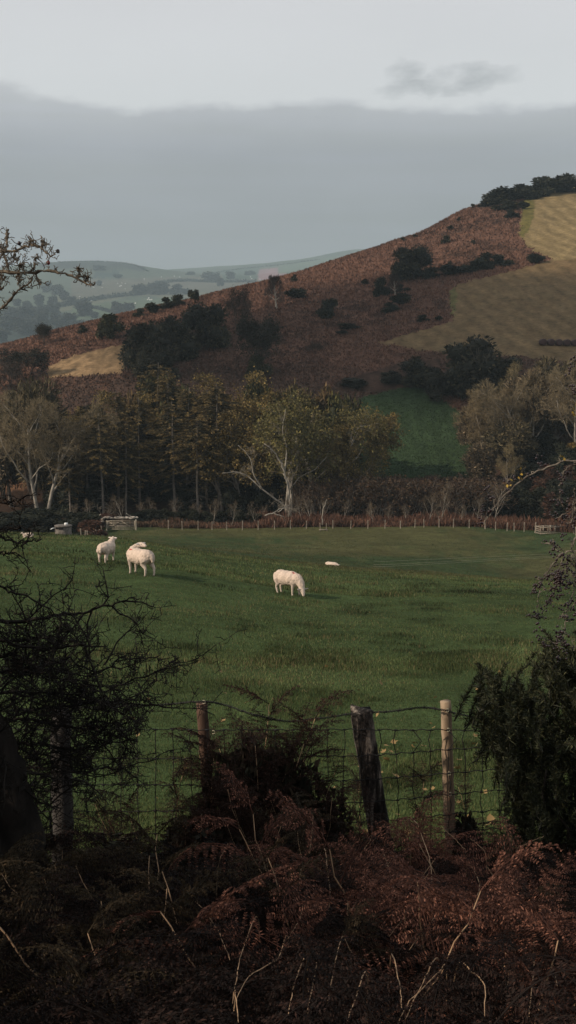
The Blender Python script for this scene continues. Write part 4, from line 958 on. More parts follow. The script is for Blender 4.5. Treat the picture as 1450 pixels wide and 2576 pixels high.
# gate
P = gnd(306, 147.5); M_GATE = bark('gate_wood', (.22, .185, .14), (.46, .40, .31), 6, .15)
gt = empty('field_gate', P, 'pale barred wooden field gate in front of the wood', 'gate', None, math.radians(-3)); GW, GH = 3.45, 1.18
for x in (-GW / 2 - .12, GW / 2 + .12): post_mesh(1.35 if x > 0 else 1.2, .10, rng, (0, 0), 8).build('gate_post', M_GATE, gt, True, (x, 0, 0))
for i, z in enumerate((.10, .26, .42, .58, .78, .98, 1.16)): mb = MB(); mb.box((0, 0, z), (GW, .045, .065)); mb.build('bar', M_GATE, gt)
for x in (-GW / 2 + .05, GW / 2 - .05): mb = MB(); mb.box((x, -.05, .63), (.09, .05, 1.14)); mb.build('stile_board', M_GATE, gt)
for a_, b_ in (((-GW / 2, -.052, .1), (0, -.052, 1.15)), ((GW / 2, -.052, .1), (0, -.052, 1.15)), ((-GW / 2 + .1, -.052, 1.12), (-.1, -.052, .12))): mb = MB(); mb.bar(a_, b_, .07, .03); mb.build('brace', M_GATE, gt)
# stone bank behind the gate
M_STONE = tinted('stone', .9, .4, 5)
P = gnd(296, 150.5); mb = MB(); iv2, if2 = ico(2)
for i in range(70):
    x = rng.uniform(-2.9, 2.6); z = rng.uniform(1.12, 1.3) if x > -1.75 else rng.uniform(0, 1.05); r = rng.uniform(.10, .2)
    v = iv2 * np.array([r * 1.5, r, r * .7]); v *= (1 + .25 * vnoise(v, 6, i))[:, None]
    g_ = rng.uniform(.22, .5) * (.75 if z > .9 else .4); mb.add(v + np.array([x, rng.uniform(-.2, .2), z]), if2, (g_, g_ * .88, g_ * .74))
tag(mb.build('stone_wall', M_STONE, None, True, P), 'low wall of loose pale stones behind the field gate', 'wall')
# tank
M_CONC = bark('old_concrete', (.065, .056, .048), (.20, .175, .15), 3.5, 1.0, bs=.5, bd=.03)
P = gnd(160, 118); P = hit(160, 1343, 80, 140); tk = empty('water_tank', P, 'round grey concrete water tank with a pale cap stone at the left of the field', 'tank'); s = ppm(P); r = 20.8 / s; h = 29 / s
def lathe(prof, n=40):
    a_ = np.arange(n) / n * 2 * PI; V = np.concatenate([np.stack([q * np.cos(a_), q * np.sin(a_), np.full(n, z)], 1) for q, z in prof]); F_ = []
    for i in range(len(prof) - 1):
        k = np.arange(n); F_.append(np.stack([i * n + k, i * n + (k + 1) % n, (i + 1) * n + (k + 1) % n, (i + 1) * n + k], 1))
    return V, np.concatenate(F_)
mb = MB(); mb.add(*lathe([(r, -.3), (r * 1.0, h * .42), (r * .985, h * .44), (r * .985, h * .86), (.01, h * .86)])); mb.build('tank_wall', M_CONC, tk, True)
mb = MB(); mb.add(*lathe([(r * .98, h * .862), (r * 1.05, h * .885), (r * 1.06, h * .985), (r * 1.02, h), (r * .45, h * 1.01), (.005, h * 1.012)])); mb.build('lid', M_CONC, tk)
mb = MB(); mb.box((r * .38, -.1, h + .085), (.22, .2, .17)); mb.build('cap_stone', M_FS, tk)
mb = MB(); mb.tubes([(np.array([[-r * .9, -.3, h * .80], [-r * 1.15, -.4, h * .78], [-r * 1.35, -.5, h * .70]]), np.full(3, .035))], 6); mb.build('pipe', M_FS, tk, True)
mb = MB()
for a0 in (-2.3, -1.9, -1.55): mb.box((math.cos(a0) * r * .985, math.sin(a0) * r * .985, h * .80), (.16, .16, .10), None, (.02, .02, .02))
mb.build('overflow_slot', M_EAR, tk)
for px, d, w_, h_ in ((185, 110, 2.2, .9), (215, 112, 2.4, 1.0), (20, 150, 6, 2.6), (75, 152, 6, 2.8), (125, 150, 5, 2.6), (195, 148, 5, 2.6), (232, 146, 3.2, 1.7), (255, 135, 2.2, 1.2), (240, 122, 2, 1.1), (225, 112, 1.8, .9), (275, 152, 3, 1.6)):
    (K_RED if px > 220 else K_HOLLY).put(gnd(px, d), 'dark bramble bank around the water tank and the stakes beside it', 'brambles round the water tank', None, (w_ * 1.3, w_, h_))
for px in (370, 410, 445, 480, 520, 560, 600, 640, 355): K_HOLLY.put(gnd(px, 156), 'low dark bramble under the trees right of the field gate', 'brambles right of the gate', None, (3.2, 2.2, rnd.uniform(1.5, 2.1)))
# bales
M_BALE = bark('bale_wrap', (.040, .022, .020), (.085, .045, .040), 5, 1, .7)
bl = None; BLL = ['leftmost dark round hay bale in the row on the mown field', 'second dark round hay bale of the row from the left', 'third dark round hay bale of the row from the left', 'fourth dark round hay bale of the row from the left', 'dark round hay bale cut by the right edge of the picture', 'dark round hay bale beyond the right edge of the picture']
for i, px in enumerate((1366, 1386, 1406, 1426, 1446)):
    P = hit(px, 869 + i * .4, 200, 320)
    if bl is None:
        a_ = np.linspace(0, 1, 9); r = .68; prof = [(.01, -.62), (r * .5, -.625), (r * .9, -.61), (r * .99, -.55), (r, -.3), (r * 1.01, 0), (r, .3), (r * .99, .55), (r * .9, .61), (r * .5, .625), (.01, .62)]
        V_, F_ = lathe(prof, 28); V_ = V_[:, [0, 2, 1]] * np.array([1, 1, .96]) + np.array([0, 0, .62]); mb = MB(); mb.add(V_, F_[:, ::-1]); bl = mb.build('hay_bale', M_BALE, None, True, P); tag(bl, BLL[0], 'hay bale', 'row of hay bales')
        bl.rotation_euler = (0, 0, .15)
    else: dup(bl, P, BLL[i], 'row of hay bales', .15 + rnd.uniform(-.1, .1))
# electric fence strands across the dip
A = hit(940, 1436, 70, 84); B = hit(1450, 1404, 88, 150); dirv = (B - A) * 1.25
wf = empty('wire_fence', A, 'three pale straight fence strands running across the dip at the right', 'fence')
for k, dz in enumerate((.22, .34, .55)):
    t = np.linspace(0, 1, 40)[:, None]; Pw = np.array(A)[None] * 0 + t * np.array(dirv)[None]
    gzz = gz(Pw[:, 0] + A.x, Pw[:, 1] + A.y) - A.z; lin = np.linspace(gzz[0], gzz[-1], 40)
    Pw[:, 2] = np.maximum(np.linspace(0, dirv.z, 40), gzz + .05) + dz
    mb = MB(); mb.tubes([(Pw, np.full(40, .006))], 4); mb.build('strand', M_PWIRE, wf)
for t in (1,):
    q = dirv * t; zz = gz(A.x + q.x, A.y + q.y) - A.z; post_mesh(.7, .02, rng, (0, 0), 6).build('stake', M_WOOD, wf, True, (q.x, q.y + .03, zz))
# ------------------------------------------------------------------ the near fence
M_POSTP = bark('pale_post', (.20, .135, .085), (.42, .31, .21), 9, .12, bs=.8, bd=.008)
M_POSTR = bark('brown_post', (.045, .026, .019), (.13, .078, .055), 9, .12, bs=.9, bd=.008)
M_POSTG = bark('grey_post', (.03, .026, .024), (.085, .076, .07), 8, .1, bs=1, bd=.01)
M_POSTD, nt, b = mat_new('lichen_post')
tc = node(nt, 'ShaderNodeTexCoord'); mp = node(nt, 'ShaderNodeMapping'); mp.inputs['Scale'].default_value = (1, 1, .16); nt.links.new(tc.outputs['Object'], mp.inputs[0])
f1 = noise(nt, 16, 7, .75, mp.outputs[0]); f2 = noise(nt, 60, 4, .7, tc.outputs['Object']); f3 = noise(nt, 3.2, 4, .6, mp.outputs[0])
c = ramp(nt, f1, [(.44, (.016, .013, .011)), (.52, (.05, .04, .035)), (.60, (.26, .21, .17)), (.72, (.5, .44, .38))])
c = mix(nt, ramp(nt, f3, [(.45, (0, 0, 0)), (.58, (.9, .9, .9))]), c, (.018, .014, .012))
nt.links.new(c, b.inputs['Base Color']); b.inputs['Roughness'].default_value = .95; bump(nt, b, mathn(nt, 'ADD', f1, mathn(nt, 'MULTIPLY', f2, .3)), 1.0, .02)
FD = 8.3
rng = np.random.default_rng(41)
base = Vector((0, FD, gz(0, FD)))
fen = empty('stock_fence', base, 'near stock fence of mixed wooden posts with netting and barbed wire', 'fence')
def near_post(tx, ty, bx_, by_, wpx, mat, lb, square=False, chop=.004, d=FD, sides=14, rough=.08):
    T_ = pt(tx, ty, d); Bm = pt(bx_, by_, d); g0 = gz(Bm.x, d) ; k = (T_.x - Bm.x) / (T_.z - Bm.z)
    gx = T_.x - k * (T_.z - g0); P = Vector((gx, d, g0)); h = T_.z - g0
    o = post_mesh(h, wpx / 2 / ppm(T_), rng, (k, rng.normal(0, .02)), sides, .94, rough, 22, square, chop).build('post', mat, fen, True, P - base)
    o['label'] = lb
    return o
near_post(157, 1785, 157, 2195, 54, M_POSTG, 'thick dark grey post behind the hawthorn', d=FD - .1)
near_post(508, 1768, 533, 2120, 31, M_POSTR, 'leaning brown post with a sunlit top', chop=.008)
near_post(909, 1785, 962, 2150, 56, M_POSTD, 'thick leaning black post patched with white lichen', True, .014, d=FD + .02)
near_post(1122, 1763, 1134, 2110, 30, M_POSTP, 'straight pale round post', chop=.003)
near_post(1456, 1728, 1458, 2100, 26, M_POSTP, 'sunlit post half hidden by the gorse', d=FD + .1)
wd_ = FD - .09
def wire(pts, r, n=120, barb=False, name='wire'):
    Q = smooth_line(np.array([pt(x, y, wd_ + (.10 if i % 2 else .0)) for i, (x, y) in enumerate(pts)]), n)
    mb = MB(); Q = Q + rng.normal(0, .0012, Q.shape)
    if barb:
        t = np.arange(n * 3) / 3.0; i = np.minimum(t.astype(int), n - 2); q = Q[i] + (Q[i + 1] - Q[i]) * (t - i)[:, None]; ph = t * 2.1
        for s in (0, PI): mb.tubes([(q + .0052 * np.stack([0 * ph, np.cos(ph + s), np.sin(ph + s)], 1), np.full(len(q), .0034))], 4)
        L = np.concatenate([[0], np.cumsum(np.linalg.norm(np.diff(Q, axis=0), axis=1))]); ls = []
        for u in np.arange(.05, L[-1], .105):
            c = np.array([np.interp(u, L, Q[:, k]) for k in range(3)])
            for _ in range(2): dv = rng.normal(size=3); dv[0] *= .5; dv = unit(dv) * .02; ls.append((np.array([c - dv, c, c + dv]), np.array([.0012, .0028, .0012])))
            ls.append((np.array([c - [.010, 0, 0], c, c + [.010, 0, 0]]), np.full(3, .0062)))
        mb.tubes(ls, 4)
    else: mb.tubes([(Q, np.full(n, r))], 5)
    return mb
wire([(-60, 1792), (150, 1782), (340, 1776), (420, 1772), (506, 1765), (560, 1772), (640, 1798), (720, 1814), (800, 1808), (900, 1794), (980, 1790), (1060, 1780), (1112, 1786), (1200, 1806), (1330, 1822), (1500, 1800)], 0, 260, True).build('barbed_wire', M_WIRE, fen)
XS = [-60, 150, 340, 510, 720, 910, 1000, 1120, 1250, 1350, 1500]
ROWY = [[1834, 1834, 1834, 1836, 1836, 1835, 1836, 1836, 1839, 1841, 1843], [1910, 1908, 1908, 1908, 1903, 1902, 1896, 1886, 1880, 1872, 1868], [1974, 1974, 1974, 1975, 1966, 1962, 1956, 1946, 1936, 1930, 1926], [2042, 2042, 2041, 2038, 2024, 2018, 2012, 2000, 1988, 1982, 1978],
        [2098, 2098, 2098, 2096, 2078, 2068, 2062, 2050, 2038, 2030, 2024], [2150, 2152, 2150, 2148, 2128, 2114, 2106, 2094, 2084, 2076, 2070], [2190, 2192, 2190, 2186, 2168, 2154, 2146, 2134, 2124, 2116, 2110]]
net = MB()
for ys in ROWY:
    px = np.linspace(-60, 1500, 160); yy = np.interp(px, XS, ys) + 1.6 * np.sin(px / 7.1) + rng.normal(0, .6, 160)
    net.tubes([(np.array([pt(x, y, wd_) for x, y in zip(px, yy)]), np.full(160, .0036))], 4)
kn = []
for i, px in enumerate(np.arange(-40, 1500, 43.2)):
    ys = [np.interp(px, XS, r_) for r_ in ROWY]; off = rng.normal(0, 2.5, len(ys)).cumsum() * .6; tilt = .05 * (px - 700) / 40
    P_ = []
    for j in range(len(ys) - 1):
        kx = rng.normal(0, 3) if px < 980 or j else 22 * (1 if i % 2 else -.3)
        P_ += [(px + off[j] + tilt * j, ys[j]), (px + (off[j] + off[j + 1]) / 2 + tilt * (j + .5) + kx, (ys[j] + ys[j + 1]) / 2)]
    P_.append((px + off[-1], ys[-1]))
    Q = np.array([pt(x, y, wd_ - .004) for x, y in P_]); net.tubes([(Q, np.full(len(Q), .0032))], 4)
    for q in Q[::2]: kn.append((np.array([q - [.012, 0, .004], q, q + [.012, 0, -.004]]), np.full(3, .0055)))
net.tubes(kn, 4); net.build('wire_netting', M_WIRE, fen)
for x, y in ((513, 1766), (537, 1842), (1126, 1787), (1128, 1836), (1133, 1998), (1130, 1946)):
    c = np.array(pt(x, y, wd_ - .03)); a_ = np.linspace(-2.2, 2.2, 9); mb = MB(); mb.tubes([(c + .012 * np.stack([np.cos(a_), 0 * a_, np.sin(a_)], 1), np.full(9, .003))], 5); mb.build('staple', M_PWIRE, fen)
for o in fen.children:
    if o.name.split('.')[0] != 'post': o.matrix_parent_inverse = Matrix.Translation(-base)
# ------------------------------------------------------------------ hawthorns
M_HAW = bark('hawthorn_bark', (.010, .008, .007), (.032, .026, .021), 10, .5, bs=.8, bd=.01)
M_HAWL = bark('lichened_bark', (.045, .036, .028), (.26, .22, .175), 22, 1.0, bs=.8, bd=.004)
M_HAW2 = bark('hawthorn_twig_bark', (.035, .026, .02), (.21, .17, .125), 30, 1.0, bs=.6, bd=.003)
M_BERRY, nt, b = mat_new('haw_berry'); b.inputs['Base Color'].default_value = (.022, .008, .009, 1); b.inputs['Roughness'].default_value = .35; b.inputs['Specular IOR Level'].default_value = .5
M_BERRYR, nt, b = mat_new('ripe_haw'); b.inputs['Base Color'].default_value = (.20, .012, .02, 1); b.inputs['Roughness'].default_value = .3; b.inputs['Specular IOR Level'].default_value = .5
def spurs(lines, Q, R0, rng, dens, ln=.05, lev=0, side=1.0):
    """short crooked fruiting spurs along a twig"""
    L = np.concatenate([[0], np.cumsum(np.linalg.norm(np.diff(Q, axis=0), axis=1))]); n = int(L[-1] * dens)
    out = []
    for u in rng.uniform(.02, L[-1], n):
        i = min(np.searchsorted(L, u) - 1, len(Q) - 2); i = max(i, 0); p = Q[i] + (Q[i + 1] - Q[i]) * ((u - L[i]) / max(1e-6, L[i + 1] - L[i]))
        t = unit(Q[i + 1] - Q[i]); d = unit(rng.normal(size=3) * [1, .6, 1] + [0, 0, .35]); d = unit(d - t * (d @ t) * .6)
        l = ln * rng.uniform(.4, 1.6); k = 4; P = [p]
        for s in range(k - 1): d = unit(d + rng.normal(0, .45, 3)); P.append(P[-1] + d * l / (k - 1))
        P = np.array(P); r = max(.0022, R0 * .35) * rng.uniform(.7, 1.2)
        lines.append((P, np.linspace(r, r * .75, k)))
        if lev < 1 and l > ln * .7:
            for _ in range(rng.integers(1, 4)):
                j = rng.integers(1, k); dd = unit(rng.normal(size=3) + [0, 0, .4]); q = P[j]; e = dd * l * .5
                lines.append((np.array([q, q + e * .5 + rng.normal(0, .004, 3), q + e]), np.array([r * .8, r * .9, r * .6])))
        out.append(P[-1])
    return out
def twigs(lines, tips, p, d, ln, r, lev, rng, dens, zig=.28, sp=.045, droop=.0):
    n = max(4, int(ln / .07)); P = [p]
    for i in range(n): d = unit(d + rng.normal(0, zig, 3) * [1, .6, 1] + [0, 0, .03 - droop]); P.append(P[-1] + d * ln / n)
    P = np.array(P); rr = np.linspace(r, max(.002, r * .4), n + 1); lines.append((P, rr)); tips.append((P[-1], d))
    spurs(lines, P, r * .6, rng, dens, sp, 1 if lev > 1 else 0)
    if lev < 2:
        for j in range(rng.integers(3, 6)):
            i = rng.integers(1, n + 1); a = unit(d + rng.normal(0, .95, 3) * [1, .6, 1]); twigs(lines, tips, P[i], a, ln * rng.uniform(.35, .65), rr[i] * .6, lev + 1, rng, dens, zig, sp, droop)
rng = np.random.default_rng(51)
tb = Vector((pt(20, 2200, 6.9).x, 6.9, 0)); tb.z = gz(tb.x, tb.y)
haw = empty('hawthorn_tree', tb, 'big dark bare hawthorn leaning in from the left edge over the fence', 'tree')
def L3(pts, d): return np.array([pt(x, y, (d if np.isscalar(d) else np.interp(i / (len(pts) - 1), [0, 1], d))) for i, (x, y) in enumerate(pts)]) - np.array(tb)
mb = MB(); tk_ = MB()
Q = smooth_line(L3([(70, 2330), (58, 2180), (45, 2080), (20, 1960), (-30, 1830), (-90, 1700), (-140, 1560)], 6.9), 26)
tk_.tubes([(Q + rng.normal(0, .006, Q.shape), np.linspace(.17, .075, 26))], 16)
v = tk_.V[0]; tk_.V[0] = v + np.stack([.02 * fbm(v, 6, 3, 1), .02 * fbm(v, 6, 3, 2), 0 * v[:, 0]], 1)
Q2 = smooth_line(L3([(-140, 1560), (-190, 1300), (-170, 1000), (-110, 800), (-60, 690)], (6.9, 6.2)), 24); tk_.tubes([(Q2, np.linspace(.075, .02, 24))], 10)
Q3 = smooth_line(np.vstack([Q[12], Q[12] + [-.7, -.5, .7], Q[12] + [-1.6, -1.4, 1.6], Q[12] + [-2.6, -2.0, 2.3]]), 20); tk_.tubes([(Q3, np.linspace(.09, .03, 20))], 10)
Q4 = smooth_line(np.vstack([Q[16], Q[16] + [-.3, -1.0, .9], Q[16] + [-.9, -2.3, 1.8], Q[16] + [-1.3, -3.6, 2.4]]), 20); tk_.tubes([(Q4, np.linspace(.08, .03, 20))], 10)
tk_.build('trunk', M_HAW, haw, True)
lines = []; tips = []; lit = []
BR_ = [([(-60, 1560), (45, 1563), (139, 1551), (194, 1545), (243, 1532), (295, 1518), (340, 1500)], 6.8, .013), ([(-60, 1605), (0, 1611), (69, 1610), (156, 1601)], 6.9, .011), ([(-60, 1600), (0, 1611), (104, 1636), (191, 1622), (264, 1629)], 6.6, .013),
       ([(100, 1800), (200, 1755), (271, 1733), (333, 1715), (399, 1688), (451, 1653)], 7.4, .007), ([(20, 1800), (139, 1778), (250, 1768), (312, 1771), (399, 1775), (437, 1785)], 7.3, .010), ([(-50, 1440), (0, 1473), (52, 1497), (114, 1525), (173, 1570)], 6.7, .008),
       ([(-60, 1340), (0, 1351), (52, 1365), (104, 1355)], 6.5, .008), ([(-60, 1325), (0, 1332), (60, 1330), (86, 1338)], 6.4, .006), ([(-60, 1390), (10, 1392), (40, 1390)], 6.5, .006), ([(-50, 1240), (0, 1262), (40, 1258), (75, 1245)], 6.3, .006),
       ([(-40, 1750), (60, 1740), (150, 1745), (240, 1760), (320, 1800)], 7.1, .011), ([(-30, 1820), (70, 1810), (180, 1830), (260, 1815), (330, 1840)], 7.2, .012), ([(0, 1880), (90, 1870), (190, 1885), (270, 1870), (345, 1860)], 7.2, .011), ([(0, 1690), (90, 1680), (170, 1660), (250, 1690), (310, 1650)], 6.9, .010),
       ([(20, 1940), (100, 1930), (200, 1940), (280, 1935), (340, 1930)], 7.4, .009), ([(30, 1980), (90, 1990), (120, 2030), (130, 2080)], 7.2, .007), ([(-40, 1660), (40, 1650), (120, 1700), (200, 1720), (300, 1725)], 6.8, .011)]
for P_, d, r in BR_:
    Q = smooth_line(L3(P_, (d + .05, d - .1)), 26) + rng.normal(0, .006, (26, 3)); lines.append((Q, np.linspace(r, .0035, 26)))
    spurs(lines, Q, r * .45, rng, 34, .055)
    for j in range(int(4 + 5 * (P_[0][1] > 1480) + 4 * (P_[0][1] > 1640))):
        i = rng.integers(4, 25); low = P_[0][1] > 1480
        twigs(lines, tips, Q[i], unit((Q[i] - Q[i - 1]) * 8 + rng.normal(0, .8, 3) * [1, .5, 1]), rng.uniform(.15, .42) * (1 if low else .5), r * .45, 1 if low else 2, rng, 34, .28, .05)
for k in range(66):      # the dense inner tangle
    px = rng.triangular(-60, 40, 290); py = rng.uniform(1650, 2000)
    if rng.uniform() < max(0, (px - 120) / 260): continue
    twigs(lines, tips, L3([(px, py)], rng.uniform(6.7, 7.6))[0], unit(rng.normal(size=3) * [1, .6, .6] + [.5, 0, .1]), rng.uniform(.22, .5), .007, 0 if rng.uniform() < .55 else 1, rng, 22)
mb = MB(); mb.tubes(lines, 4); mb.build('twigs', M_HAW, haw)
TOP = [([(-60, 640), (0, 632), (36, 632), (56, 624), (80, 618), (102, 622), (116, 633), (126, 643), (138, 641)], .0085), ([(-60, 678), (0, 682), (27, 686), (78, 687), (102, 682), (127, 682), (151, 685), (173, 693), (200, 703), (229, 719), (241, 709)], .0095),
       ([(-60, 790), (0, 779), (18, 766), (36, 743), (55, 724), (76, 710), (86, 692)], .008), ([(20, 575), (16, 600), (18, 618), (8, 640), (0, 650)], .006), ([(11, 639), (18, 660), (24, 680)], .006), ([(-30, 740), (0, 728), (10, 722)], .005), ([(78, 687), (88, 665), (90, 650), (94, 646)], .004), ([(48, 685), (52, 670), (64, 660)], .004),
       ([(40, 632), (36, 648), (45, 656)], .005), ([(-60, 600), (-10, 612), (8, 632)], .007), ([(47, 686), (49, 700), (46, 716)], .0035), ([(4, 686), (5, 700), (7, 708)], .0035), ([(90, 690), (98, 708), (102, 716)], .0035), ([(196, 700), (200, 690), (196, 672)], .0035), ([(214, 710), (219, 698), (222, 694)], .003), ([(106, 624), (110, 610), (104, 604)], .0035), ([(75, 615), (80, 606), (86, 604)], .003)]
lines = []
for P_, r in TOP:
    Q = smooth_line(L3(P_, (6.15, 5.95)), 30) + rng.normal(0, .0028, (30, 3)); lines.append((Q, np.linspace(r, .003, 30) * (1 + .3 * rng.normal(size=30)).clip(.6, 1.6)))
    spurs(lines, Q, r * .42, rng, 62, .034)
mb = MB(); mb.tubes(lines, 5); o = mb.build('sunlit_branch', M_HAW2, haw); o['label'] = 'crooked lichened branch against the sky'
for x, y, m_ in ((122, 661, M_BERRYR), (49, 612, M_BERRY), (146, 632, M_BERRY)):
    mb = MB(); vv, ff = ico(2); c = L3([(x, y)], 6.0)[0]; mb.add(vv * np.array([.0095, .0095, .011]) + c, ff); mb.tubes([(np.array([c + [-.02, 0, -.012], c]), np.full(2, .0016))], 4); mb.build('berry', m_, haw, True)
# unseen crown outside the picture, twigs and ivy added to shade the verge
lines = []; C = []
for Qx in (Q2, Q3, Q4):
    for k in range(46):
        i = rng.integers(5, 20); twigs(lines, tips, Qx[i] - np.array([.35, .3, 0]) * (Qx is Q2), unit(rng.normal(size=3) + [-.7, -.5, .3]), rng.uniform(.4, 1.0), .010, 1, rng, 6, .25, .08)
lines = [(p, r) for p, r in lines if p[:, 0].max() + tb.x < -.29 * (p[:, 1].min() + tb.y) - .15 or p[:, 1].max() + tb.y < 2.0 and p[:, 0].max() + tb.x < -1.2]
mb = MB(); mb.tubes(lines, 3)
n = 15000; cen = np.concatenate([Q3[6:], Q4[6:]]); c = cen[rng.integers(0, len(cen), n)] + rng.normal(0, .62, (n, 3)); wx = c + np.array(tb)
ok = (wx[:, 0] < -.30 * np.maximum(wx[:, 1], 2.5) - .25) & (wx[:, 2] > gz(wx[:, 0], wx[:, 1]) + .1)
c = c[ok]; mb.kites(c, rng.normal(size=c.shape), .06, .085, jit(rng, len(c), (.016, .022, .010), .3), rng)
mb.build('shade_crown', M_LEAF, haw)
# right hand hawthorn
RH = [([(1500, 1158), (1449, 1158), (1413, 1163), (1376, 1177), (1332, 1196), (1303, 1217), (1276, 1241), (1256, 1262), (1239, 1284), (1227, 1304), (1212, 1322)], .012), ([(1500, 1165), (1449, 1169), (1432, 1173), (1420, 1189), (1413, 1211), (1408, 1233), (1409, 1250), (1415, 1269), (1421, 1277)], .007),
      ([(1500, 1380), (1449, 1385), (1425, 1389), (1413, 1394), (1396, 1413), (1376, 1443), (1364, 1465), (1358, 1492), (1354, 1516), (1353, 1557)], .010), ([(1420, 1394), (1408, 1428), (1403, 1467), (1393, 1491)], .005), ([(1470, 1330), (1448, 1430), (1447, 1479), (1430, 1523), (1424, 1553), (1422, 1587), (1415, 1614)], .007),
      ([(1500, 1480), (1449, 1516), (1430, 1533), (1403, 1557)], .005), ([(1500, 1640), (1449, 1628), (1420, 1616), (1388, 1615), (1366, 1604), (1352, 1597)], .005), ([(1500, 1262), (1449, 1276), (1425, 1289), (1400, 1306)], .005), ([(1500, 1305), (1449, 1312), (1425, 1316)], .006), ([(1420, 1389), (1396, 1372), (1364, 1365)], .004),
      ([(1460, 1390), (1440, 1420), (1415, 1440), (1405, 1460)], .004), ([(1500, 940), (1460, 960), (1442, 985), (1436, 1010)], .006), ([(1500, 870), (1462, 900), (1440, 905)], .005), ([(1445, 1225), (1447, 1260), (1441, 1300), (1446, 1345)], .004)]
rb = Vector((3.1, 6.6, gz(3.1, 6.6)))
hr = empty('hawthorn_tree', rb, 'hawthorn with pale lichened branches and dark berries reaching in from the right edge', 'tree')
Qt = smooth_line(np.array([(0, 0, -.3), (.1, 0, .8), (.0, .1, 1.9), (-.25, -.1, 2.9), (-.55, -.2, 3.4)]), 24); mb = MB(); mb.tubes([(Qt, np.linspace(.12, .03, 24))], 12); mb.build('trunk', M_HAW, hr, True)
lines = []; bp = []; hub = []
for k_, (P_, r) in enumerate(RH):
    W_ = [pt(x, y, 6.5) - rb for x, y in P_]
    if P_[0][0] >= 1460:
        z = W_[0].z; j = int(np.argmin(np.abs(Qt[:, 2] - (z + .25)))); W_ = [Vector(Qt[j]), (Vector(Qt[j]) + W_[0]) / 2 + Vector((0, 0, .12))] + W_
    Q = smooth_line(np.array(W_), 40) + rng.normal(0, .0035, (40, 3)); r *= .55; lines.append((Q, np.linspace(r, .0028, 40) * (1 + .15 * rng.normal(size=40)).clip(.7, 1.4)))
    end = spurs(lines, Q[10:], r * .4, rng, 26, .035)
    m_ = 26 if k_ in (2, 3, 4) else 12 if k_ in (0, 1, 10) else 5
    for _ in range(m_):
        q = Q[rng.integers(16, 40)] + rng.normal(0, 1, 3) * [.03, .03, .025] + ([-.02, 0, .045] if k_ == 0 else [0, 0, -.02])
        for _ in range(rng.integers(3, 7)): bp.append(q + rng.normal(0, .013, 3))
mb = MB(); mb.tubes(lines, 5); mb.build('branch', M_HAWL, hr)
mb = MB(); vv, ff = ico(1)
for q in bp: mb.add(vv * np.array([.0065, .0065, .0075]) * rng.uniform(.75, 1.2) + q, ff)
o = mb.build('berries', M_BERRY, hr, True); o['kind'] = 'stuff'
mb = MB(); c = np.array([np.array(pt(x, y, 6.5)) - np.array(rb) for x, y in ((1278, 1217), (1289, 1208), (1303, 1205), (1312, 1190), (1415, 1155), (1447, 1030), (1443, 1040))]); c = np.repeat(c, 3, 0) + rng.normal(0, .01, (len(c) * 3, 3))
mb.kites(c, rng.normal(size=c.shape), .016, .022, jit(rng, len(c), (.33, .22, .05), .3), rng); mb.build('leaves', M_LEAF, hr)
# ------------------------------------------------------------------ gorse at the right
M_SPINE = tinted('gorse_spines', .6, .3, 4, .1, .3)
rng = np.random.default_rng(61)
gb = Vector((pt(1400, 2200, 7.5).x, 7.5, 0)); gb.z = gz(gb.x, gb.y)
go = empty('gorse_bush', gb, 'large dark green spiny gorse bush growing through the fence at the right', 'bush')
OUT = [(1190, 1660), (1230, 1660), (1265, 1690), (1290, 1670), (1310, 1710), (1340, 1640), (1360, 1600), (1380, 1580), (1400, 1610), (1450, 1600), (1520, 1560), (1560, 1650)]
lines = []; C = []; D = []; Wd_ = []; Ln_ = []; TT = []
def shoot(tip, ln, d):
    base_ = np.array(pt(tip[0], tip[1], d)) - np.array(gb); dr = unit(np.array([rng.normal(-.05, .38), rng.normal(-.1, .38), 1.0])); n = 8; t = np.linspace(1, 0, n)[:, None]
    P = base_ - dr * ln * t + rng.normal(0, .008, (n, 3)); lines.append((P, np.linspace(.006, .002, n)))
    m = int(ln * 620); u = rng.uniform(0, 1, m) ** .8; i = np.minimum((u * (n - 1)).astype(int), n - 2); q = P[i] + (P[i + 1] - P[i]) * (u * (n - 1) - i)[:, None]
    dd = unit(dr) * .8 + rng.normal(0, .75, (m, 3)); C.append(q); D.append(dd); Ln_.append(rng.uniform(.025, .075, m) * (1.1 - .5 * u)); Wd_.append(np.full(m, .0065)); TT.append(jit(rng, m, (.022, .028, .012), .3, (.075, .072, .032)))
top = lambda x: float(np.interp(x, [1190, 1215, 1250, 1275, 1300, 1325, 1345, 1380, 1420, 1470, 1600], [1700, 1672, 1710, 1745, 1700, 1745, 1660, 1610, 1640, 1620, 1600]))
left = lambda y: float(np.interp(y, [1650, 1750, 1830, 1900, 1960, 2060, 2200], [1192, 1200, 1216, 1240, 1280, 1270, 1250]))
for k in range(980):
    x = rng.uniform(1192, 1600); y0 = top(x); y = y0 + (2230 - y0) * rng.uniform(0, 1) ** 1.15
    if x < left(y) + 8: continue
    shoot((x, y), rng.uniform(.10, .34), 7.5 + rng.normal(0, .25))
for x, y in ((1205, 1668), (1222, 1690), (1273, 1672), (1286, 1700), (1250, 1700), (1312, 1718), (1345, 1640), (1362, 1612), (1368, 1585), (1386, 1640), (1405, 1600), (1430, 1620), (1448, 1590), (1215, 1740), (1235, 1760), (1200, 1705)): shoot((x, y), .34, 7.4 + rng.normal(0, .1))
mb = MB(); mb.tubes(lines, 3, (.03, .028, .016)); mb.kites(np.concatenate(C), np.concatenate(D), np.concatenate(Wd_), np.concatenate(Ln_), np.concatenate(TT), rng); mb.build('shoots', M_SPINE, go)
mb = MB(); ls = []
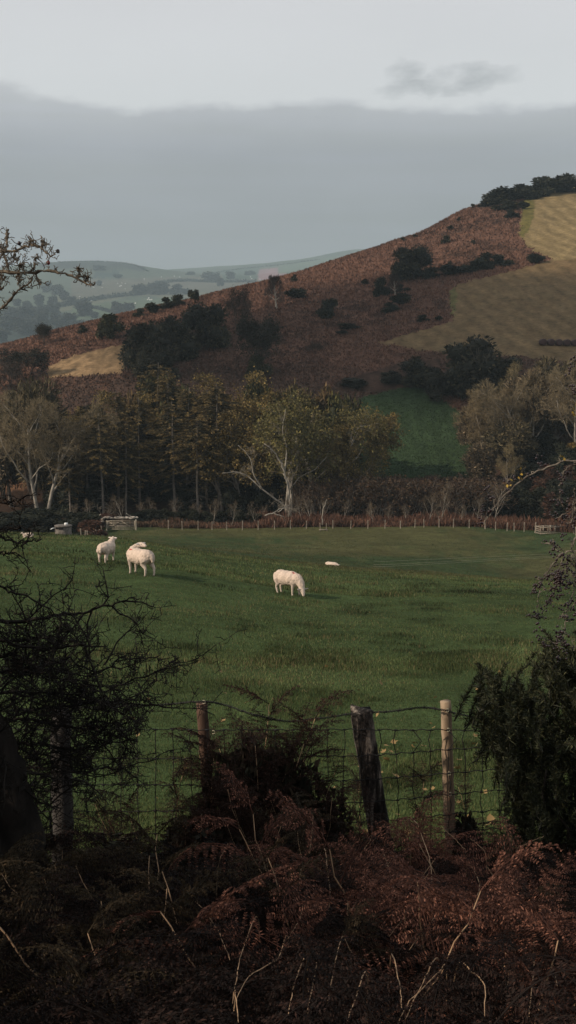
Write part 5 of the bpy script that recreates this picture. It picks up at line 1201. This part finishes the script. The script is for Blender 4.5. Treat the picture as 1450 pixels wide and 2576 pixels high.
for k in range(14):
    t = np.linspace(0, 1, 8)[:, None]; e = np.array([rng.uniform(-.5, .8), rng.uniform(-.3, .3), rng.uniform(.7, 1.3)]); ls.append((np.array([rng.uniform(-.2, .4), 0, -.1]) + e * t + rng.normal(0, .02, (8, 3)), np.linspace(.022, .006, 8)))
mb.tubes(ls, 6, (.05, .04, .03)); mb.build('stem', M_BDARK, go)
# ------------------------------------------------------------------ bracken and dry stalks on the verge
M_FERN = tinted('dead_fern', .75, .3, 5, .22, .15)
M_STALK = bark('dry_stalk', (.24, .14, .08), (.50, .33, .20), 30, .3, bs=.3, bd=.002)
def frond(rng, ln, curl, fine, c, c2, width=.34, a0=.75):
    """rachis along +X from the origin, arching up then drooping"""
    n = 13; t = np.linspace(0, 1, n); ang = a0 - t ** 1.4 * (.55 + curl) * (.6 + .5 * a0); dx = ln / n
    P = np.zeros((n, 3))
    for i in range(1, n): P[i] = P[i - 1] + dx * np.array([math.cos(ang[i]), .15 * math.sin(5 * t[i] + curl), math.sin(ang[i])])
    ls = [(P, np.linspace(.0035, .0012, n))]; C = []; D = []; L = []; W = []
    for i in range(2, n):
        f = (i - 2) / (n - 2); pl = ln * width * (1 - f) ** .8 * rng.uniform(.75, 1.1) + .015; T = unit(P[i] - P[i - 1])
        for s in (1, -1):
            side = unit(np.array([T[0] * .45, s, T[2] * .45 - .10 - .3 * curl * rng.uniform(0, 1)]) + rng.normal(0, .14, 3)); k = 5; tt = np.linspace(0, 1, k)[:, None]
            q = P[i] + side * pl * tt + np.array([0, 0, -1]) * pl * (.10 + .28 * curl) * tt ** 2; ls.append((q, np.linspace(.0013, .0007, k)))
            if fine:
                m = max(4, int(pl / .0085)); u = np.linspace(.06, 1, m); pp = np.stack([np.interp(u, tt[:, 0], q[:, a]) for a in range(3)], 1); pd = unit(q[-1] - q[0]); up_ = np.cross(pd, T); wv = unit(np.cross(up_, pd))
                for s2 in (1, -1):
                    C.append(pp); D.append(wv * s2 + pd * .35 + rng.normal(0, .25, (m, 3))); L.append(np.minimum(.018, pl * .18) * (1 - .7 * u) + .004); W.append(np.full(m, .0062))
            else:
                m = max(3, int(pl / .026)); u = np.linspace(.1, 1, m); pp = np.stack([np.interp(u, tt[:, 0], q[:, a]) for a in range(3)], 1); pd = unit(q[-1] - q[0]); up_ = np.cross(pd, T); wv = unit(np.cross(up_, pd))
                for s2 in (1, -1):
                    C.append(pp); D.append(wv * s2 + pd * .4 + rng.normal(0, .3, (m, 3))); L.append(np.minimum(.05, pl * .3) * (1 - .7 * u) + .006); W.append(np.full(m, .015))
    mb = MB(); mb.tubes(ls, 3, np.array(c) * 1.15)
    C = np.concatenate(C); mb.kites(C, np.concatenate(D), np.concatenate(W), np.concatenate(L), jit(rng, len(C), c, .3, c2), rng)
    return mb
def rotz(V, a): c, s = math.cos(a), math.sin(a); return V @ np.array([[c, s, 0], [-s, c, 0], [0, 0, 1.0]])
RUST = (.10, .043, .030); RUST2 = (.27, .12, .078); SHADE_OLIVE = (.034, .025, .014)
def bracken_plant(seed, h, c, c2, curl=.5, nf=5, fine=True, ln=.5, a0=.9):
    rng = np.random.default_rng(seed); root = empty('bracken_plant', (0, 0, 0), 'x', 'bracken')
    t = np.linspace(0, 1, 8)[:, None]; ld = rng.normal(0, .18, 2); P = np.array([ld[0], ld[1], h]) * t + np.array([0, 0, -.08]) * (1 - t) + rng.normal(0, .012, (8, 3)) * t
    sm = MB(); sm.tubes([(P, np.linspace(.0045, .0022, 8))], 5); sm.build('stem', M_STALK, root, True)
    for k in range(nf):
        f = .35 + .65 * k / (nf - 1); i = min(int(f * 7), 6); q = P[i] + (P[i + 1] - P[i]) * (f * 7 - i); mb = frond(rng, ln * (1.15 - .5 * f) * rng.uniform(.8, 1.2), curl + rng.uniform(-.4, .5), fine, np.array(c) * rng.uniform(.7, 1.25), c2, .34, a0 + rng.normal(0, .45))
        a = k * 2.6 + rng.uniform(-.5, .5); mb.V = [rotz(v, a) + q for v in mb.V]; mb.build('frond', M_FERN, root)
    return root
K_BRK = Kind([lambda i=i: bracken_plant(401 + i, [.42, .55, .48, .36, .5][i], RUST, RUST2, [.3, .7, 1.1, .2, .6][i], 4 + i % 2, True, .58, [1.0, .8, .5, 1.25, .9][i]) for i in range(5)])
K_SHADED = Kind([lambda i=i: bracken_plant(421 + i, .5, SHADE_OLIVE, (.060, .038, .02), .3) for i in range(2)])  # same bracken, darker: the left side's shade put into its colour
K_TALL = Kind([lambda i=i: bracken_plant(431 + i, 1.0, (.030, .018, .013), (.066, .032, .022), .15, 9, True, .50, 1.05) for i in range(3)])
rng = np.random.default_rng(71)
PL = 'rust brown dead bracken plant in the thicket along the front of the fence'
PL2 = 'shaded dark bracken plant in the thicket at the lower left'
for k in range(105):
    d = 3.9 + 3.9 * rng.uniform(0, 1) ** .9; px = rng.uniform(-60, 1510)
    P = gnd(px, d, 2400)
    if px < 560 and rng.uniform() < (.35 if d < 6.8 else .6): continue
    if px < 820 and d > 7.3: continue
    (K_SHADED if rng.uniform() < (.92 if px < (820 if d > 6 else 540) else .14) else K_BRK).put(P, PL if px >= 560 else PL2, 'bracken along the fence front' if px >= 560 else 'bracken in the shade at the lower left', None, rng.uniform(.7, 1.15) * (1 if d < 6.4 else .62)).rotation_euler = (rng.normal(0, .28), rng.normal(0, .28), rng.uniform(0, 6.28))
for k in range(16):
    px = rng.uniform(860, 1300); d = rng.uniform(7.5, 8.1); K_BRK.put(gnd(px, d, 2150), PL, 'bracken along the fence front', None, rng.uniform(.45, .75))
for px, top_, d in ((625, 1800, 8.05), (655, 1830, 7.95), (575, 1890, 8.0), (700, 1890, 7.9), (745, 1925, 7.9), (545, 1960, 7.9), (800, 1960, 7.8), (480, 1990, 7.8), (590, 1950, 7.7), (650, 1940, 7.6), (720, 2000, 7.6), (780, 2010, 7.6), (840, 2010, 7.8), (540, 2040, 7.6), (620, 2040, 7.4), (700, 2060, 7.4), (440, 2030, 7.8), (830, 2090, 7.5), (760, 2080, 7.4), (470, 2080, 7.5), (640, 1815, 8.0), (605, 1850, 7.9), (680, 1860, 7.85), (590, 1920, 7.8), (625, 1900, 7.75), (665, 1950, 7.7), (710, 1930, 7.75), (765, 1960, 7.75), (535, 1985, 7.65), (815, 2020, 7.6), (850, 2060, 7.6), (500, 2020, 7.6), (605, 2000, 7.5), (690, 2010, 7.5), (745, 2040, 7.5), (560, 2070, 7.35), (650, 2070, 7.3), (790, 2090, 7.35)):
    P = gnd(px, d, 2190); h = zat(top_, d) - P.z; K_TALL.put(P + Vector((rnd.uniform(-.03, .03), 0, 0)), 'tall dark bracken plant in the clump against the brown leaning post', 'tall bracken clump', None, h / 1.02)
for px, d, s in ((1040, 8.9, .75), (905, 8.9, .6), (1200, 8.9, .55), (380, 8.2, .7), (330, 8.0, .6), (420, 8.1, .75)):
    K_TALL.put(gnd(px, d, 2150), 'single dead bracken plant beside the netting of the near fence', 'lone bracken plants by the netting', None, s)
# the mass below: old fronds lying over each other
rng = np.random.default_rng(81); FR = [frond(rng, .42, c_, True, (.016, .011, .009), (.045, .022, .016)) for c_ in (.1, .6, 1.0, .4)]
for f in FR: f.T = [np.concatenate(f.T)]; f.V = [np.concatenate(f.V)]
mass = MB()
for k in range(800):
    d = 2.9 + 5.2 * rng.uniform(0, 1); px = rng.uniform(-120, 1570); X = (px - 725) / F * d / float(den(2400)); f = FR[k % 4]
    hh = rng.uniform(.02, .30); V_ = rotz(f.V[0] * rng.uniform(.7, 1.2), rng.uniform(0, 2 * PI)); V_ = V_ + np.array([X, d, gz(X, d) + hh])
    nb_ = np.array([X, d]); mass.add(V_, f.F, f.T[0] * rng.uniform(.5, 1.3) * (.7 if px < 560 else 1.0))  # litter at the left tinted darker, the shade there put into its colour
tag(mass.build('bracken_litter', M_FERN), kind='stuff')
# brambles in the tall clump
K_BRM = Kind([lambda i=i: bush(501 + i, 1500, .09, (.020, .021, .012), (.045, .030, .018), 12, name='bramble', core=.55, trunk=False) for i in range(2)])
for px, d, w_, h_ in ((560, 7.8, .7, .72), (612, 7.95, .6, 1.1), (655, 7.9, .7, 1.2), (715, 7.85, .7, 1.05), (770, 7.8, .6, .85), (820, 7.85, .5, .6), (500, 7.85, .6, .42), (465, 7.85, .6, .5), (690, 7.5, .9, .6), (560, 7.5, .8, .55), (800, 7.75, .6, .6), (300, 7.6, .9, .35), (820, 7.6, .6, .4), (590, 7.4, .9, .45), (1175, 8.25, .28, .55)):
    K_BRM.put(gnd(px, d, 2190), 'dark bramble tangled in the bracken at the foot of the near fence' if px < 1000 else 'narrow dark bramble against the right side of the pale round post', 'brambles at the near fence' if px < 1000 else None, None, (w_, w_ * .6, h_))
STALKS = [[(1039, 2076), (1069, 2124), (1084, 2176), (1086, 2236), (1076, 2304)], [(1109, 2076), (1159, 2126), (1174, 2161)], [(906, 2259), (873, 2326), (851, 2392), (823, 2527)], [(816, 2141), (826, 2201), (831, 2256), (823, 2326)], [(1176, 2181), (1206, 2221), (1199, 2261), (1174, 2326)], [(1224, 2166), (1204, 2126), (1184, 2111)],
      [(1104, 2417), (1064, 2472), (1019, 2567)], [(1214, 2321), (1159, 2336), (1109, 2372)], [(1149, 2434), (1189, 2447), (1219, 2477), (1219, 2557)], [(723, 2362), (753, 2316), (768, 2276)], [(773, 2557), (788, 2477), (803, 2402)], [(1369, 2103), (1324, 2124), (1294, 2154)], [(1342, 2367), (1344, 2427), (1332, 2557)], [(1287, 2306), (1284, 2402), (1279, 2477)],
      [(1254, 2331), (1199, 2354)], [(1004, 2567), (1034, 2517), (1104, 2447), (1124, 2437)], [(923, 2452), (893, 2517), (873, 2572)], [(979, 2356), (1024, 2296), (1044, 2256)], [(725, 2557), (743, 2472), (773, 2417)], [(984, 2407), (1004, 2472), (1011, 2537)], [(649, 2308), (609, 2395), (586, 2525)], [(724, 2355), (699, 2410), (629, 2455), (589, 2525)],
      [(484, 2271), (539, 2326), (579, 2415)], [(706, 2076), (689, 2176)], [(574, 2121), (549, 2186)], [(1400, 2330), (1390, 2400), (1402, 2480)], [(1120, 2300), (1075, 2330), (1030, 2390)], [(760, 2180), (752, 2260), (760, 2330)], [(960, 2150), (990, 2230), (1000, 2300)], [(590, 2500), (600, 2572)], [(870, 2180), (905, 2150), (935, 2110)]]
for i, P_ in enumerate(STALKS):
    d0 = [hit(x, y, 3.0, 8.6).y * .74 for x, y in P_]; d0 = np.linspace(d0[0], d0[-1], len(P_)); W_ = [pt(x, y, d) for (x, y), d in zip(P_, d0)]
    lowi = min(range(len(W_)), key=lambda k: W_[k].z)
    if lowi not in (0, len(W_) - 1): lowi = len(W_) - 1
    if lowi == 0: W_ = W_[::-1]
    e = W_[-1]; dd = (W_[-1] - W_[-2]).normalized(); W_.append(Vector((e.x + dd.x * .08, e.y + .12, gz(e.x + dd.x * .08, e.y + .12) - .03)))
    base_ = W_[-1]; Q = smooth_line(np.array([q - base_ for q in W_[::-1]]), 22) + rng.normal(0, .0012, (22, 3)); mb = MB(); mb.tubes([(Q, np.linspace(.0032, .0013, 22))], 5)
    left_ = P_[0][0] < 640
    tag(mb.build('dry_stalk', M_STALK, None, True, base_), 'bare dry stalk bent over the shaded bracken at the lower left' if left_ else 'bare dry straw coloured stalk arching over the sunlit bracken at the lower right', 'stalk', 'dry stalks in the shade' if left_ else 'dry stalks in the sun')
# fallen leaves on the grass
M_FALL = tinted('fallen_leaf', .7, .2, 30, .1)
lf = None; rng = np.random.default_rng(91)
for k in range(80):
    px = rng.uniform(250, 1330) if k < 40 else rng.uniform(900, 1250); d = rng.uniform(9, 20) if k < 40 else rng.uniform(9, 15); P = gnd(px, d, 1900) + Vector((0, 0, .055))
    if lf is None:
        v = np.array([(0, -.045, .004), (.028, -.018, 0), (.040, .012, .010), (.012, .02, .003), (0, .055, .016), (-.012, .02, .003), (-.038, .01, .012), (-.028, -.018, 0), (0, 0, -.004)]); f = np.array([(8, i, (i + 1) % 8) for i in range(8)])
        mb = MB(); mb.add(v, f, (.25, .165, .07)); lf = tag(mb.build('fallen_leaf', M_FALL, None, False, P), 'small fallen yellow brown leaf on the grass beyond the near fence', 'leaf', 'fallen leaves on the grass'); lf.rotation_euler = (.6, .2, 1)
    else: dup(lf, P, None, 'fallen leaves on the grass', rng.uniform(0, 6), rng.uniform(.6, 1.1), (rng.normal(0, .5), rng.normal(0, .5)))

# ------------------------------------------------------------------ an unseen hedge added left of the camera to shade the verge
rng = np.random.default_rng(95); mb = MB(); hb = Vector((-4.7, 2.6, gz(-4.7, 2.6)))
ls = []; C = []
for k in range(34):
    y = rng.uniform(-5.4, 3.7); x = rng.normal(0, .2); g0 = gz(hb.x + x, hb.y + y) - hb.z; hgt = 1.75 + .35 * math.sin(1.7 * y) + rng.normal(0, .25)
    t = np.linspace(0, 1, 7)[:, None]; Q = np.array([x, y, g0 - .1]) + t * np.array([rng.normal(0, .35), rng.normal(0, .35), hgt]) + rng.normal(0, .05, (7, 3)) * t; ls.append((Q, np.linspace(.035, .008, 7)))
    m = 520; u = rng.uniform(0, 1, m) ** .7; C.append(np.stack([np.interp(u, t[:, 0], Q[:, a]) for a in range(3)], 1) + rng.normal(0, .30, (m, 3)))
C = np.concatenate(C); C = C[C[:, 2] > -.3]
hd = empty('shade_hedge', hb, 'unseen hedge added left of the picture to shade the verge', 'hedge')
mb.tubes(ls, 5, (.05, .04, .03)); mb.build('stem', M_BDARK, hd)
mb = MB(); mb.kites(C, rng.normal(size=C.shape), .10, .14, jit(rng, len(C), (.030, .032, .014), .3, (.07, .05, .02)), rng); mb.build('crown', M_LEAF, hd)
